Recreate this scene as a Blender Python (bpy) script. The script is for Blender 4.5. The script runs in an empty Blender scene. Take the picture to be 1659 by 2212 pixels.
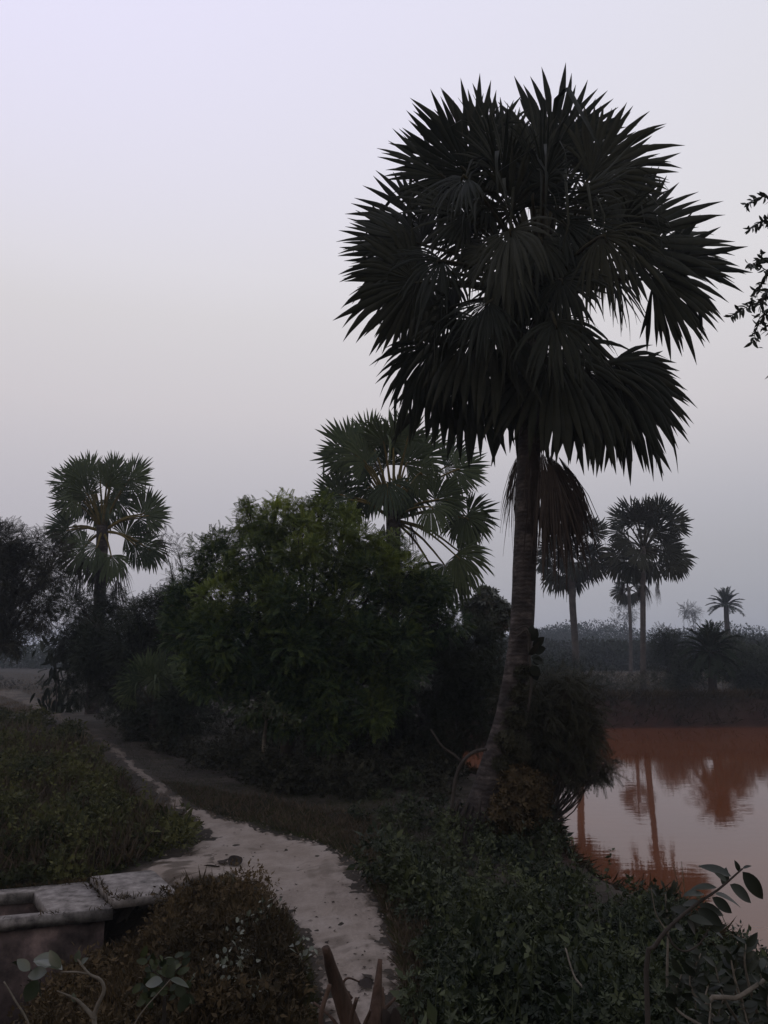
import bpy, math, random
import numpy as np
from mathutils import Vector
random.seed(7); RG = np.random.default_rng(7)
R = math.radians
scene = bpy.context.scene
# ------------------------------------------------------------------ camera
EYE = 2.6; PITCH = 9.6; F = 1770.0; CX, CY = 829.5, 1106.0      # picture units: 1659 x 2212
cd = bpy.data.cameras.new('camera'); cam = bpy.data.objects.new('camera', cd); scene.collection.objects.link(cam)
cam.location = (0, 0, EYE); cam.rotation_euler = (R(90 + PITCH), 0, 0)
cd.sensor_fit = 'VERTICAL'; cd.sensor_height = 24; cd.sensor_width = 18; cd.lens = 24 * F / 2212
cd.clip_end = 3000; cd.clip_start = 0.05
scene.camera = cam
# ------------------------------------------------------------------ sky, sun, exposure
SUN_EL, SUN_AZ = 4.0, 215.0
w = bpy.data.worlds.new("World"); scene.world = w; w.use_nodes = True
nt = w.node_tree; nt.nodes.clear()
def N(nt, t, **k):
    n = nt.nodes.new(t)
    for a, b in k.items(): setattr(n, a, b)
    return n
def srgb(r, g, b):
    return tuple(((c/255)/12.92 if c <= 10 else (((c/255)+.055)/1.055)**2.4) for c in (r, g, b)) + (1,)
out = N(nt, 'ShaderNodeOutputWorld'); bg = N(nt, 'ShaderNodeBackground'); bg2 = N(nt, 'ShaderNodeBackground'); add = N(nt, 'ShaderNodeAddShader')
sky = N(nt, 'ShaderNodeTexSky', sky_type='NISHITA'); sky.sun_disc = False; sky.sun_elevation = R(SUN_EL); sky.sun_rotation = R(SUN_AZ); sky.dust_density = 4
bg2.inputs[1].default_value = 0.012
nt.links.new(sky.outputs[0], bg2.inputs[0])
tc = N(nt, 'ShaderNodeTexCoord'); sx = N(nt, 'ShaderNodeSeparateXYZ'); nt.links.new(tc.outputs['Generated'], sx.inputs[0])
ramp = N(nt, 'ShaderNodeValToRGB'); cr = ramp.color_ramp
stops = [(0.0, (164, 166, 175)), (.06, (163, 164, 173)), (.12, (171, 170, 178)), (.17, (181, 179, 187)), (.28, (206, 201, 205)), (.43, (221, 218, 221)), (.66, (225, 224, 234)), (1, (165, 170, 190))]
cr.elements[0].position = 0; cr.elements[0].color = srgb(*stops[0][1])
cr.elements[1].position = 1; cr.elements[1].color = srgb(*stops[-1][1])
for p, c in stops[1:-1]:
    e = cr.elements.new(p); e.color = srgb(*c)
nt.links.new(sx.outputs[2], ramp.inputs[0])
# the west (left) is a little brighter and warmer low down, after sunset
mr = N(nt, 'ShaderNodeMapRange'); mr.inputs[1].default_value = -.45; mr.inputs[2].default_value = .45; mr.inputs[3].default_value = 1.0; mr.inputs[4].default_value = 0.0
nt.links.new(sx.outputs[0], mr.inputs[0])
lo = N(nt, 'ShaderNodeMapRange'); lo.inputs[1].default_value = 0.0; lo.inputs[2].default_value = .5; lo.inputs[3].default_value = .34; lo.inputs[4].default_value = .03
nt.links.new(sx.outputs[2], lo.inputs[0])
mu = N(nt, 'ShaderNodeMath', operation='MULTIPLY'); nt.links.new(mr.outputs[0], mu.inputs[0]); nt.links.new(lo.outputs[0], mu.inputs[1])
mx = N(nt, 'ShaderNodeMix', data_type='RGBA', blend_type='MIX'); mx.inputs['B'].default_value = (.70, .63, .68, 1)
nt.links.new(mu.outputs[0], mx.inputs['Factor']); nt.links.new(ramp.outputs[0], mx.inputs['A']); 
# violet-white high on the left
hi = N(nt, 'ShaderNodeMapRange'); hi.inputs[1].default_value = .38; hi.inputs[2].default_value = .66; hi.inputs[3].default_value = 0; hi.inputs[4].default_value = 1; nt.links.new(sx.outputs[2], hi.inputs[0])
mu2 = N(nt, 'ShaderNodeMath', operation='MULTIPLY'); nt.links.new(hi.outputs[0], mu2.inputs[0]); nt.links.new(mr.outputs[0], mu2.inputs[1])
mx2 = N(nt, 'ShaderNodeMix', data_type='RGBA'); mx2.inputs['B'].default_value = (.82, .79, 1.0, 1); nt.links.new(mu2.outputs[0], mx2.inputs['Factor']); nt.links.new(mx.outputs['Result'], mx2.inputs['A'])
# the evening side (ahead) is bright, the sky behind the viewer is already dim
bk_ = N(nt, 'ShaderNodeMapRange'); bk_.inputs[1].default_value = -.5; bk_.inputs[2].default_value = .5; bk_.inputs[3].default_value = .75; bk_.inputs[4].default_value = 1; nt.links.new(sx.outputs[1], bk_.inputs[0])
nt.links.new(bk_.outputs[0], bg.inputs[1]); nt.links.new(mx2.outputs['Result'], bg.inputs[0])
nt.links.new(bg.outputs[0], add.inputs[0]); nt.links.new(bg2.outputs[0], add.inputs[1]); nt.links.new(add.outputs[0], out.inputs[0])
sl = bpy.data.lights.new('sun', 'SUN'); sl.energy = 0.06; sl.angle = R(30); sl.color = (1, .85, .75)
so = bpy.data.objects.new('sun', sl); scene.collection.objects.link(so)
so.rotation_euler = (R(90 - SUN_EL - 8), 0, R(180 - SUN_AZ))
vs = scene.view_settings; vs.view_transform = 'Standard'; vs.look = 'None'; vs.exposure = 0; vs.gamma = 1
# ------------------------------------------------------------------ picture -> place helpers
ct, st = math.cos(R(PITCH)), math.sin(R(PITCH))
def ray(px, py):
    u = (px - CX) / F; v = (py - CY) / F
    return np.array([u, ct + v * st, st - v * ct])
def P(px, py, d):
    r = ray(px, py); return r * (d / r[1]) + np.array([0, 0, EYE])
def G(px, py, z=0.0):
    r = ray(px, py); return r * ((z - EYE) / r[2]) + np.array([0, 0, EYE])
def M(py, d):      # metres per picture unit
    return d / ray(CX, py)[1] / F
# ------------------------------------------------------------------ noise and terrain
_k = np.random.default_rng(3).normal(size=(24, 3)); _p = np.random.default_rng(4).uniform(0, 6.28, 24)
def sn(p, s):      # smooth noise in about -1..1
    p = np.asarray(p, float) * s
    o = 0
    for i in range(8):
        o = o + np.sin(p[..., 0]*_k[i, 0]*2.1 + p[..., 1]*_k[i, 1]*2.1 + (p[..., 2]*_k[i, 2]*2.1 if p.shape[-1] > 2 else 0) + _p[i] + 1.3*np.sin(p[..., 1]*_k[i+8, 0] + p[..., 0]*_k[i+8, 1] + _p[i+8]))
    return o / 4.0
def sdf(x, y, poly):   # negative inside
    poly = np.array(poly, float); d = np.full(x.shape, 1e9); ins = np.zeros(x.shape, bool)
    for i in range(len(poly)):
        a = poly[i]; b = poly[(i+1) % len(poly)]; e = b - a
        t = np.clip(((x-a[0])*e[0] + (y-a[1])*e[1]) / (e @ e), 0, 1)
        d = np.minimum(d, np.hypot(x-a[0]-t*e[0], y-a[1]-t*e[1]))
        c = ((a[1] > y) != (b[1] > y)); xx = (b[0]-a[0])*(y-a[1])/((b[1]-a[1]) if b[1] != a[1] else 1e-9) + a[0]
        ins ^= c & (x < xx)
    return np.where(ins, -d, d)
def ss(a, b, v):
    t = np.clip((v-a)/(b-a), 0, 1); return t*t*(3-2*t)
WATER = -1.4
POND = [(3.3, 3), (3.15, 6), (3.25, 8.5), (3.1, 10.2), (2.75, 11.5), (2.75, 13.5), (3.1, 16.5), (2.6, 18), (1.7, 20), (1.1, 24), (1.6, 28), (3, 34), (6.5, 40), (10, 44.2), (16, 45), (26, 45.4), (40, 46), (60, 44), (66, 30), (60, 8), (30, 0), (10, -3), (3.6, -3)]
DITCH = [(-3.25, 9.2), (-3.1, 7.5), (-2.7, 3.2), (-9, 3.2), (-9, 8.9), (-4.4, 9.0)]
CULV = [tuple(G(a, b, -.12)[:2]) for a, b in [(-170, 1934), (190, 1902), (250, 1962), (-170, 2006)]]
def H(x, y):
    x = np.asarray(x, float); y = np.asarray(y, float); q = np.stack([x, y], -1)
    h = .05*sn(q, .7) + .015*sn(q, 3.1)
    h = h + ss(60, 400, y)*.25*sn(q, .03)
    d = sdf(x, y, DITCH); h = h - 1.0*ss(.45, -.5, d + .12*sn(q, 1.7)) - .45*ss(1.5, .2, d + .15*sn(q, 1.2))
    d = sdf(x, y, CULV); h = h - .16*ss(.9, .15, d); h = np.minimum(h, h - 1.0*ss(.10, -.12, d)*(h > -1.0))
    h = h + .3*ss(-3.5, -7, x)*ss(10.5, 13, y)*ss(40, 25, y)
    h = h + 1.0*ss(3.6, 1.6, y)*(1 - ss(2.5, 4, x))
    d = sdf(x, y, POND) + .22*sn(q, .9) + .10*sn(q, 3.1) + .05*sn(q, 8)
    h = h + .18*ss(2.2, .6, d)*ss(30, 40, y)
    h = h*ss(-.2, .6, d) - .12*ss(1.8, .3, d) - 2.1*ss(.28, -.75, d)
    return h
def H1(x, y): return float(H(np.array([x]), np.array([y]))[0])
def OG(px, py):    # point on the ground seen at px, py
    p = G(px, py, 0); return p
# ------------------------------------------------------------------ mesh makers
COL = scene.collection
def mk(name, parts, mat, parent=None, smooth=False, tint=None):
    """parts: list of (V (n,3), F (m,k), optional tint (n,))"""
    Vs, lv, ls, ts = [], [], [], []; off = 0; lo = 0
    for pt in parts:
        V, Fc = np.asarray(pt[0], float).reshape(-1, 3), np.asarray(pt[1], int)
        Vs.append(V); lv.append((Fc + off).ravel()); ls.append(lo + np.arange(len(Fc))*Fc.shape[1]); lo += Fc.size; off += len(V)
        ts.append(np.asarray(pt[2], float) if len(pt) > 2 else np.full(len(V), .5))
    V = np.concatenate(Vs); lv = np.concatenate(lv); ls = np.concatenate(ls); ts = np.concatenate(ts)
    me = bpy.data.meshes.new(name); me.vertices.add(len(V)); me.vertices.foreach_set('co', V.ravel())
    me.loops.add(len(lv)); me.loops.foreach_set('vertex_index', lv.astype(np.int32))
    me.polygons.add(len(ls)); me.polygons.foreach_set('loop_start', ls.astype(np.int32))
    a = me.attributes.new('tint', 'FLOAT', 'POINT'); a.data.foreach_set('value', ts.astype(np.float32))
    me.update(calc_edges=True); me.validate()
    if smooth: me.polygons.foreach_set('use_smooth', np.ones(len(me.polygons), bool))
    me.materials.append(mat)
    o = bpy.data.objects.new(name, me); COL.objects.link(o)
    if parent is not None:
        o.parent = parent
        o.location = -np.array(parent.location)
    return o
def thing(name, label, cat, loc, group=None):
    o = bpy.data.objects.new(name, None); COL.objects.link(o); o.location = tuple(float(v) for v in loc); o.empty_display_size = .2
    return tag(o, label, cat, group)
def tag(o, label=None, cat=None, group=None, kind=None):
    for k, v in (('label', label), ('category', cat), ('group', group), ('kind', kind)):
        if v: o[k] = v
    return o
def nrm(a): return a / np.maximum(np.linalg.norm(a, axis=-1, keepdims=True), 1e-9)
def inst(T, TF, o, y, z, s, tint=None, w=1.0):
    """copies of a template (x across, y along, z normal)"""
    o = np.atleast_2d(o); n = len(o); y = nrm(np.atleast_2d(y)); x = nrm(np.cross(y, np.atleast_2d(z) + 1e-4)); z = np.cross(x, y)
    s = np.broadcast_to(np.asarray(s, float), (n,)); k = len(T)
    V = o[:, None] + s[:, None, None]*(T[None, :, 0:1]*w*x[:, None] + T[None, :, 1:2]*y[:, None] + T[None, :, 2:3]*z[:, None])
    Fc = (np.asarray(TF)[None] + (np.arange(n)*k)[:, None, None]).reshape(-1, np.asarray(TF).shape[1])
    t = np.repeat(np.broadcast_to(.5 if tint is None else tint, (n,)), k)
    return (V.reshape(-1, 3), Fc, t)
# leaf templates
LEAF = np.array([(0, 0, 0), (.24, .4, .07), (0, 1, -.06), (-.24, .4, .07), (0, .45, 0)]); LEAF_F = [(0, 1, 4), (1, 2, 4), (4, 2, 3), (0, 4, 3)]
def broad_leaf(n=8, wd=.22, curl=.18):
    V = []; Fc = []
    for i in range(n+1):
        t = i/n; ww = wd*math.sin(math.pi*min(1, t**.85))**.8 if 0 < t < 1 else .004
        z = -curl*t*t
        V += [(-ww, t, z+.25*ww), (0, t, z), (ww, t, z+.25*ww)]
    for i in range(n):
        a = 3*i; Fc += [(a, a+1, a+4, a+3), (a+1, a+2, a+5, a+4)]
    return np.array(V), Fc
BL, BL_F = broad_leaf(); CHIP = np.array([(0, 0, 0), (.4, .45, .05), (.05, .9, 0), (-.4, .4, .05)])
def pinnate(n=7, ll=.3, lw=.055, droop=.25, ang=60):
    V = []; Fc = []
    for i in range(n):
        t = .12 + .88*i/(n-1); L = ll*(1-.5*abs(t-.5)) ; a = R(ang - 25*t)
        for sgn in (-1, 1):
            dx, dy = math.sin(a)*sgn, math.cos(a); b = len(V); z0 = -droop*t*t
            px_, py_ = -dy*sgn, dx*sgn
            V += [(0, t, z0), (dx*L*.5+px_*lw, t+dy*L*.5+py_*lw, z0-.02), (dx*L, t+dy*L, z0-.07), (dx*L*.5-px_*lw, t+dy*L*.5-py_*lw, z0-.02)]
            Fc += [(b, b+1, b+2, b+3)]
    return np.array(V), Fc
PIN, PIN_F = pinnate()
PINF, PINF_F = pinnate(9, .2, .03, .3)
WHORL_V, WHORL_F = [], []
for i in range(6):
    a = i*1.047 + .3; c_, s_ = math.cos(a), math.sin(a)
    b = len(WHORL_V)
    for x_, y_, z_ in ((0, .05, 0), (.17, .5, .1), (0, 1, -.1), (-.17, .5, .1)):
        yy = y_*.8; WHORL_V.append((x_*c_ + yy*s_, .35*y_ + z_*.3 + .25*(i % 2)*.6, -x_*s_ + yy*c_))
    WHORL_F.append((b, b+1, b+2, b+3))
WHORL = np.array(WHORL_V)
def tube(pts, rad, seg=8, cap=True, jit=0, flute=None):
    pts = np.array(pts, float); n = len(pts); rad = np.broadcast_to(np.asarray(rad, float), (n,))
    tg = nrm(np.gradient(pts, axis=0)); up = np.array([.31, .95, .05]) if abs(tg[0][2]) > .7 else np.array([0, 0, 1.0])
    V = []
    for i in range(n):
        x = nrm(np.cross(tg[i], up)); y = np.cross(x, tg[i])
        for j in range(seg):
            a = 2*math.pi*j/seg; r = rad[i]*(1 + jit*math.sin(3*a+i*.9)*.5 + (RG.normal()*jit*.3 if jit else 0))
            if flute is not None: r *= flute(i/(n-1), a)
            V.append(pts[i] + r*(x*math.cos(a) + y*math.sin(a)))
    Fc = [(i*seg+j, i*seg+(j+1) % seg, (i+1)*seg+(j+1) % seg, (i+1)*seg+j) for i in range(n-1) for j in range(seg)]
    V = np.array(V)
    if cap:
        V = np.concatenate([V, pts[:1], pts[-1:]]); a = n*seg
        # caps as quads with a repeated centre are avoided: fans of thin quads
        caps = []
        for j in range(0, seg, 2):
            caps.append((a, (j+2) % seg, (j+1) % seg, j)); b = (n-1)*seg
            caps.append((a+1, b+j, b+(j+1) % seg, b+(j+2) % seg))
        Fc = Fc + caps
    return (V, np.array(Fc))
def spline(pts, n=20):
    pts = np.array(pts, float); m = len(pts)
    P_ = np.concatenate([2*pts[:1]-pts[1:2], pts, 2*pts[-1:]-pts[-2:-1]]); o = []
    for k in np.linspace(0, m-1-1e-6, n):
        i = int(k); t = k-i; a, b, c, d = P_[i:i+4]
        o.append(.5*((2*b)+(-a+c)*t+(2*a-5*b+4*c-d)*t*t+(-a+3*b-3*c+d)*t**3))
    return np.array(o)
# ------------------------------------------------------------------ materials
def mat(name): 
    m = bpy.data.materials.new(name); m.use_nodes = True; t = m.node_tree; t.nodes.clear()
    return m, t
def leafmat(name, ca, cb, rough=.5, trans=.25, spec=.4):
    m, t = mat(name); o = N(t, 'ShaderNodeOutputMaterial'); pb = N(t, 'ShaderNodeBsdfPrincipled'); tr = N(t, 'ShaderNodeBsdfTranslucent'); ms = N(t, 'ShaderNodeMixShader')
    at = N(t, 'ShaderNodeAttribute', attribute_name='tint'); mx = N(t, 'ShaderNodeMix', data_type='RGBA')
    mx.inputs['A'].default_value = (*ca, 1); mx.inputs['B'].default_value = (*cb, 1)
    nz = N(t, 'ShaderNodeTexNoise'); nz.inputs['Scale'].default_value = 9; tcn = N(t, 'ShaderNodeTexCoord'); t.links.new(tcn.outputs['Object'], nz.inputs['Vector'])
    ad = N(t, 'ShaderNodeMath', operation='ADD', use_clamp=True); sb = N(t, 'ShaderNodeMath', operation='MULTIPLY_ADD'); sb.inputs[1].default_value = .8; sb.inputs[2].default_value = -.4
    t.links.new(nz.outputs['Fac'], sb.inputs[0]); t.links.new(at.outputs['Fac'], ad.inputs[0]); t.links.new(sb.outputs[0], ad.inputs[1]); t.links.new(ad.outputs[0], mx.inputs['Factor'])
    t.links.new(mx.outputs['Result'], pb.inputs['Base Color']); t.links.new(mx.outputs['Result'], tr.inputs[0])
    pb.inputs['Roughness'].default_value = rough; pb.inputs['Specular IOR Level'].default_value = spec
    ms.inputs[0].default_value = trans; t.links.new(pb.outputs[0], ms.inputs[1]); t.links.new(tr.outputs[0], ms.inputs[2]); t.links.new(ms.outputs[0], o.inputs[0])
    return m
def surf(name, cols, scale=4, rough=.9, bump=.3, bscale=20, stretch=(1, 1, 1), rings=0, spec=.2, dist=.02, red=False, redc=(.042, .018, .012)):
    m, t = mat(name); o = N(t, 'ShaderNodeOutputMaterial'); pb = N(t, 'ShaderNodeBsdfPrincipled'); t.links.new(pb.outputs[0], o.inputs[0])
    tcn = N(t, 'ShaderNodeTexCoord'); mp = N(t, 'ShaderNodeMapping'); mp.inputs['Scale'].default_value = stretch; t.links.new(tcn.outputs['Object'], mp.inputs[0])
    n1 = N(t, 'ShaderNodeTexNoise'); n1.inputs['Scale'].default_value = scale; n1.inputs['Detail'].default_value = 8; n1.inputs['Roughness'].default_value = .65; t.links.new(mp.outputs[0], n1.inputs['Vector'])
    rp = N(t, 'ShaderNodeValToRGB'); e = rp.color_ramp.elements; e[0].position = .3; e[0].color = (*cols[0], 1); e[1].position = .72; e[1].color = (*cols[-1], 1)
    for i, c in enumerate(cols[1:-1]): q = e.new(.3 + .42*(i+1)/(len(cols)-1)); q.color = (*c, 1)
    t.links.new(n1.outputs['Fac'], rp.inputs[0]); 
    if red:
        at = N(t, 'ShaderNodeAttribute', attribute_name='tint'); mxr = N(t, 'ShaderNodeMix', data_type='RGBA'); mxr.inputs['B'].default_value = (*redc, 1)
        t.links.new(at.outputs['Fac'], mxr.inputs['Factor']); t.links.new(rp.outputs[0], mxr.inputs['A']); t.links.new(mxr.outputs['Result'], pb.inputs['Base Color'])
    else: t.links.new(rp.outputs[0], pb.inputs['Base Color'])
    pb.inputs['Roughness'].default_value = rough; pb.inputs['Specular IOR Level'].default_value = spec
    n2 = N(t, 'ShaderNodeTexNoise'); n2.inputs['Scale'].default_value = bscale; n2.inputs['Detail'].default_value = 6; t.links.new(mp.outputs[0], n2.inputs['Vector'])
    bp = N(t, 'ShaderNodeBump'); bp.inputs['Strength'].default_value = bump; bp.inputs['Distance'].default_value = dist
    if rings:
        wv = N(t, 'ShaderNodeTexWave', bands_direction='Z'); wv.inputs['Scale'].default_value = rings; wv.inputs['Distortion'].default_value = 2.5; wv.inputs['Detail'].default_value = 3; wv.inputs['Detail Scale'].default_value = 2
        t.links.new(tcn.outputs['Object'], wv.inputs['Vector']); am = N(t, 'ShaderNodeMath', operation='MULTIPLY_ADD'); am.inputs[1].default_value = .35; am.inputs[2].default_value = 0; t.links.new(wv.outputs['Fac'], am.inputs[0]); t.links.new(n2.outputs['Fac'], am.inputs[2]); t.links.new(am.outputs[0], bp.inputs['Height'])
    else: t.links.new(n2.outputs['Fac'], bp.inputs['Height'])
    t.links.new(bp.outputs[0], pb.inputs['Normal'])
    return m
m_ground = surf('soil', [(.014, .012, .008), (.03, .024, .017), (.06, .048, .036)], 1.3, bump=.8, bscale=14, dist=.05, red=True)
m_path = surf('trodden_earth', [(.17, .138, .11), (.235, .197, .163), (.285, .247, .212)], 1.6, bump=.8, bscale=22, dist=.04, red=True, redc=(.05, .038, .026))
m_bark = surf('bark', [(.018, .015, .012), (.055, .046, .038)], 8, bump=.8, bscale=25, stretch=(1, 1, .3))
m_pbark = surf('palm_bark', [(.013, .011, .010), (.034, .028, .025), (.11, .092, .082)], 4, bump=.7, bscale=22, rings=5, stretch=(1, 1, 1.6))
m_farbark = surf('grey_bark', [(.04, .035, .033), (.10, .09, .08)], 3, bump=.4, bscale=20, rings=4)
m_pale = surf('pale_stem', [(.07, .06, .045), (.17, .15, .12)], 12, bump=.4, bscale=40)
m_dead = leafmat('dead_frond', (.022, .017, .014), (.07, .055, .045), .8, .1, .1)
m_stub = surf('dry_stalk', [(.02, .013, .009), (.06, .037, .026), (.12, .08, .06)], 10, bump=.8, bscale=40, stretch=(1, 1, .25))
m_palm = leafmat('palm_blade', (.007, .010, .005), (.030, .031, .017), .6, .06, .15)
m_palm2 = leafmat('palm_blade_fresh', (.018, .031, .012), (.068, .088, .036), .6, .12, .2)
m_pet = surf('petiole', [(.06, .05, .018), (.15, .115, .035)], 5, bump=.2, bscale=20)
m_petd = surf('petiole_dark', [(.018, .017, .01), (.045, .04, .02)], 5, bump=.2, bscale=20)
m_green = leafmat('feathery_leaf', (.020, .041, .017), (.27, .32, .045), .6, .25, .2)
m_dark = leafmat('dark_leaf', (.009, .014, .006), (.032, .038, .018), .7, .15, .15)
m_mid = leafmat('shrub_leaf', (.010, .017, .007), (.062, .074, .026), .6, .15, .25)
m_dusty = leafmat('dusty_leaf', (.017, .018, .010), (.06, .057, .034), .7, .15, .15)
m_silver = leafmat('pale_glossy_leaf', (.025, .035, .018), (.12, .13, .09), .35, .15, .6)
m_dry = leafmat('dry_grass', (.06, .045, .03), (.15, .115, .075), .8, .2, .1)
m_weed = leafmat('weed_leaf', (.022, .027, .010), (.10, .10, .032), .7, .2, .15)
m_brown = leafmat('brown_weed', (.024, .019, .010), (.095, .066, .032), .8, .15, .1)
m_near = leafmat('broad_leaf', (.008, .012, .006), (.03, .036, .02), .45, .12, .35)
m_far = leafmat('far_leaf', (.013, .022, .011), (.034, .045, .022), .8, .1, .1)
m_conc = surf('weathered_concrete', [(.05, .044, .04), (.19, .172, .155), (.33, .305, .28)], 7, bump=.5, bscale=45, dist=.01)
m_plaster = surf('stained_plaster', [(.015, .013, .011), (.09, .066, .06), (.26, .185, .165)], 2.6, bump=.4, bscale=18, dist=.01)
m_white = surf('white_litter', [(.5, .5, .48), (.7, .7, .68)], 20, bump=.2)
m_yellow = leafmat('yellow_leaf', (.25, .15, .01), (.4, .25, .02), .5, .2, .3)
def water_mat():
    m, t = mat('muddy_water'); o = N(t, 'ShaderNodeOutputMaterial'); pb = N(t, 'ShaderNodeBsdfPrincipled'); t.links.new(pb.outputs[0], o.inputs[0])
    nz = N(t, 'ShaderNodeTexNoise'); nz.inputs['Scale'].default_value = .25; nz.inputs['Detail'].default_value = 4; tcn = N(t, 'ShaderNodeTexCoord'); t.links.new(tcn.outputs['Object'], nz.inputs['Vector'])
    rp = N(t, 'ShaderNodeValToRGB'); e = rp.color_ramp.elements; e[0].position = .35; e[0].color = (.125, .043, .019, 1); e[1].position = .7; e[1].color = (.16, .056, .023, 1)
    t.links.new(nz.outputs['Fac'], rp.inputs[0]); t.links.new(rp.outputs[0], pb.inputs['Base Color'])
    pb.inputs['Roughness'].default_value = .035; pb.inputs['IOR'].default_value = 1.33; pb.inputs['Specular IOR Level'].default_value = .46
    mp = N(t, 'ShaderNodeMapping'); mp.inputs['Scale'].default_value = (1, 2.2, 1); t.links.new(tcn.outputs['Object'], mp.inputs[0])
    n2 = N(t, 'ShaderNodeTexNoise'); n2.inputs['Scale'].default_value = 1.6; n2.inputs['Detail'].default_value = 3; t.links.new(mp.outputs[0], n2.inputs['Vector'])
    bp = N(t, 'ShaderNodeBump'); bp.inputs['Strength'].default_value = .10; bp.inputs['Distance'].default_value = .02; t.links.new(n2.outputs['Fac'], bp.inputs['Height']); t.links.new(bp.outputs[0], pb.inputs['Normal'])
    return m
m_water = water_mat()
# ------------------------------------------------------------------ ground, water, path
def axis(lo, hi, c0, c1, fine, growth=1.13):
    a = list(np.arange(c0, c1, fine)); s = fine; v = c0; L = []
    while v > lo: s *= growth; v -= s; L.append(v)
    s = fine; v = a[-1]; U = []
    while v < hi: s *= growth; v += s; U.append(v)
    return np.array(L[::-1] + a + U)
xs = axis(-900, 900, -9, 8, .07); ys = axis(-30, 1500, 4, 20, .07, 1.03)
X, Y = np.meshgrid(xs, ys); Z = H(X, Y)
V = np.stack([X, Y, Z], -1).reshape(-1, 3); nx = len(xs); ii, jj = np.meshgrid(np.arange(len(ys)-1), np.arange(nx-1), indexing='ij'); b = (ii*nx+jj).ravel()
gt = ss(.7, -.1, sdf(X, Y, POND) + .2*sn(np.stack([X, Y], -1), 2.2)).ravel()
tag(mk('ground', [(V, np.stack([b, b+1, b+nx+1, b+nx], 1), gt)], m_ground, smooth=True), kind='structure')
wx = np.linspace(-2, 70, 30); wy = np.linspace(-5, 50, 25); X, Y = np.meshgrid(wx, wy); nx = 30; ii, jj = np.meshgrid(np.arange(24), np.arange(29), indexing='ij'); b = (ii*nx+jj).ravel()
keep = []
for q, (i_, j_) in enumerate(zip(ii.ravel(), jj.ravel())):
    if sdf(np.array([(wx[j_]+wx[j_+1])/2]), np.array([(wy[i_]+wy[i_+1])/2]), POND)[0] < 3: keep.append(q)
tag(mk('pond_water', [(np.stack([X, Y, np.full_like(X, WATER)], -1).reshape(-1, 3), np.stack([b, b+1, b+nx+1, b+nx], 1)[keep])], m_water), kind='structure')
PE = [(2300, 720, 930), (2212, 690, 900), (2150, 675, 880), (2100, 660, 868), (2040, 645, 860), (2000, 622, 850), (1950, 572, 828), (1900, 500, 792), (1870, 430, 768), (1840, 405, 742), (1815, 425, 690), (1795, 425, 600), (1770, 400, 505), (1740, 365, 425), (1700, 312, 362), (1660, 245, 292), (1620, 188, 226), (1580, 128, 166), (1545, 85, 128), (1515, 30, 90), (1490, -60, 40)]
Lp = spline([G(l, y) for y, l, r in PE], 500); Rp = spline([G(r, y) for y, l, r in PE], 500)
# even out along the path
nc = 41; tt = np.linspace(-.06, 1.06, nc)
V = Lp[:, None]*(1-tt)[None, :, None] + Rp[:, None]*tt[None, :, None]
e = np.minimum(tt, 1-tt)[None, :]*np.linalg.norm(Rp-Lp, axis=1)[:, None]
q = V[..., :2]
V[..., 2] = H(V[..., 0], V[..., 1]) + .012 - .06*ss(.22, -.12, e + .13*sn(q, 2.7) + .08*sn(q, 8) + .05*sn(q, 19)) + .010*sn(q, 4) + .006*sn(q, 9)
pt = ss(.20, -.02, e + .16*sn(q, 3.5) + .09*sn(q, 9) + .06*sn(q, 21)) + .85*ss(12, 22, V[..., 1]) + .38*ss(.05, .7, sn(q*[1, 2.0], 1.5))*ss(-.3, .5, sn(q, 5)) + .10*ss(.1, .7, sn(q, 13))
pt = np.clip(pt, 0, 1).ravel()
b = (np.arange(499)[:, None]*nc + np.arange(nc-1)[None]).ravel()
tag(mk('footpath', [(V.reshape(-1, 3), np.stack([b, b+1, b+nc+1, b+nc], 1), pt)], m_path, smooth=True), kind='structure')
# the trodden spur towards the culvert
SP = [G(*p) for p in [(290, 1868), (400, 1836), (445, 1815), (520, 1838), (500, 1900), (440, 1895), (330, 1900), (250, 1905), (205, 1893)]]
sx0, sx1 = min(p[0] for p in SP)-.3, max(p[0] for p in SP)+.3; sy0, sy1 = min(p[1] for p in SP)-.3, max(p[1] for p in SP)+.3
gx = np.arange(sx0, sx1, .03); gy = np.arange(sy0, sy1, .03); X, Y = np.meshgrid(gx, gy); q = np.stack([X, Y], -1)
d = sdf(X, Y, [(p[0], p[1]) for p in SP]); Z = H(X, Y)*0 + .012 + H(X, Y) - .06*ss(-.12, .14, d + .08*sn(q, 3.3) + .04*sn(q, 9)) + .006*sn(q, 12)
nx = len(gx); ii, jj = np.meshgrid(np.arange(len(gy)-1), np.arange(nx-1), indexing='ij'); k = (d[:-1, :-1] < .2).ravel(); b = (ii*nx+jj).ravel()[k]
spt = np.clip(ss(-.22, .05, d + .1*sn(q, 4) + .06*sn(q, 11)) + .7*ss(.1, .45, sn(q*[1, 2.5], 2.1)), 0, 1).ravel()
Vf = np.stack([X, Y, Z], -1).reshape(-1, 3); Fq = np.stack([b, b+1, b+nx+1, b+nx], 1); used, inv = np.unique(Fq, return_inverse=True)
tag(mk('path_spur', [(Vf[used], inv.reshape(Fq.shape), spt[used])], m_path, smooth=True), kind='structure')
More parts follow.
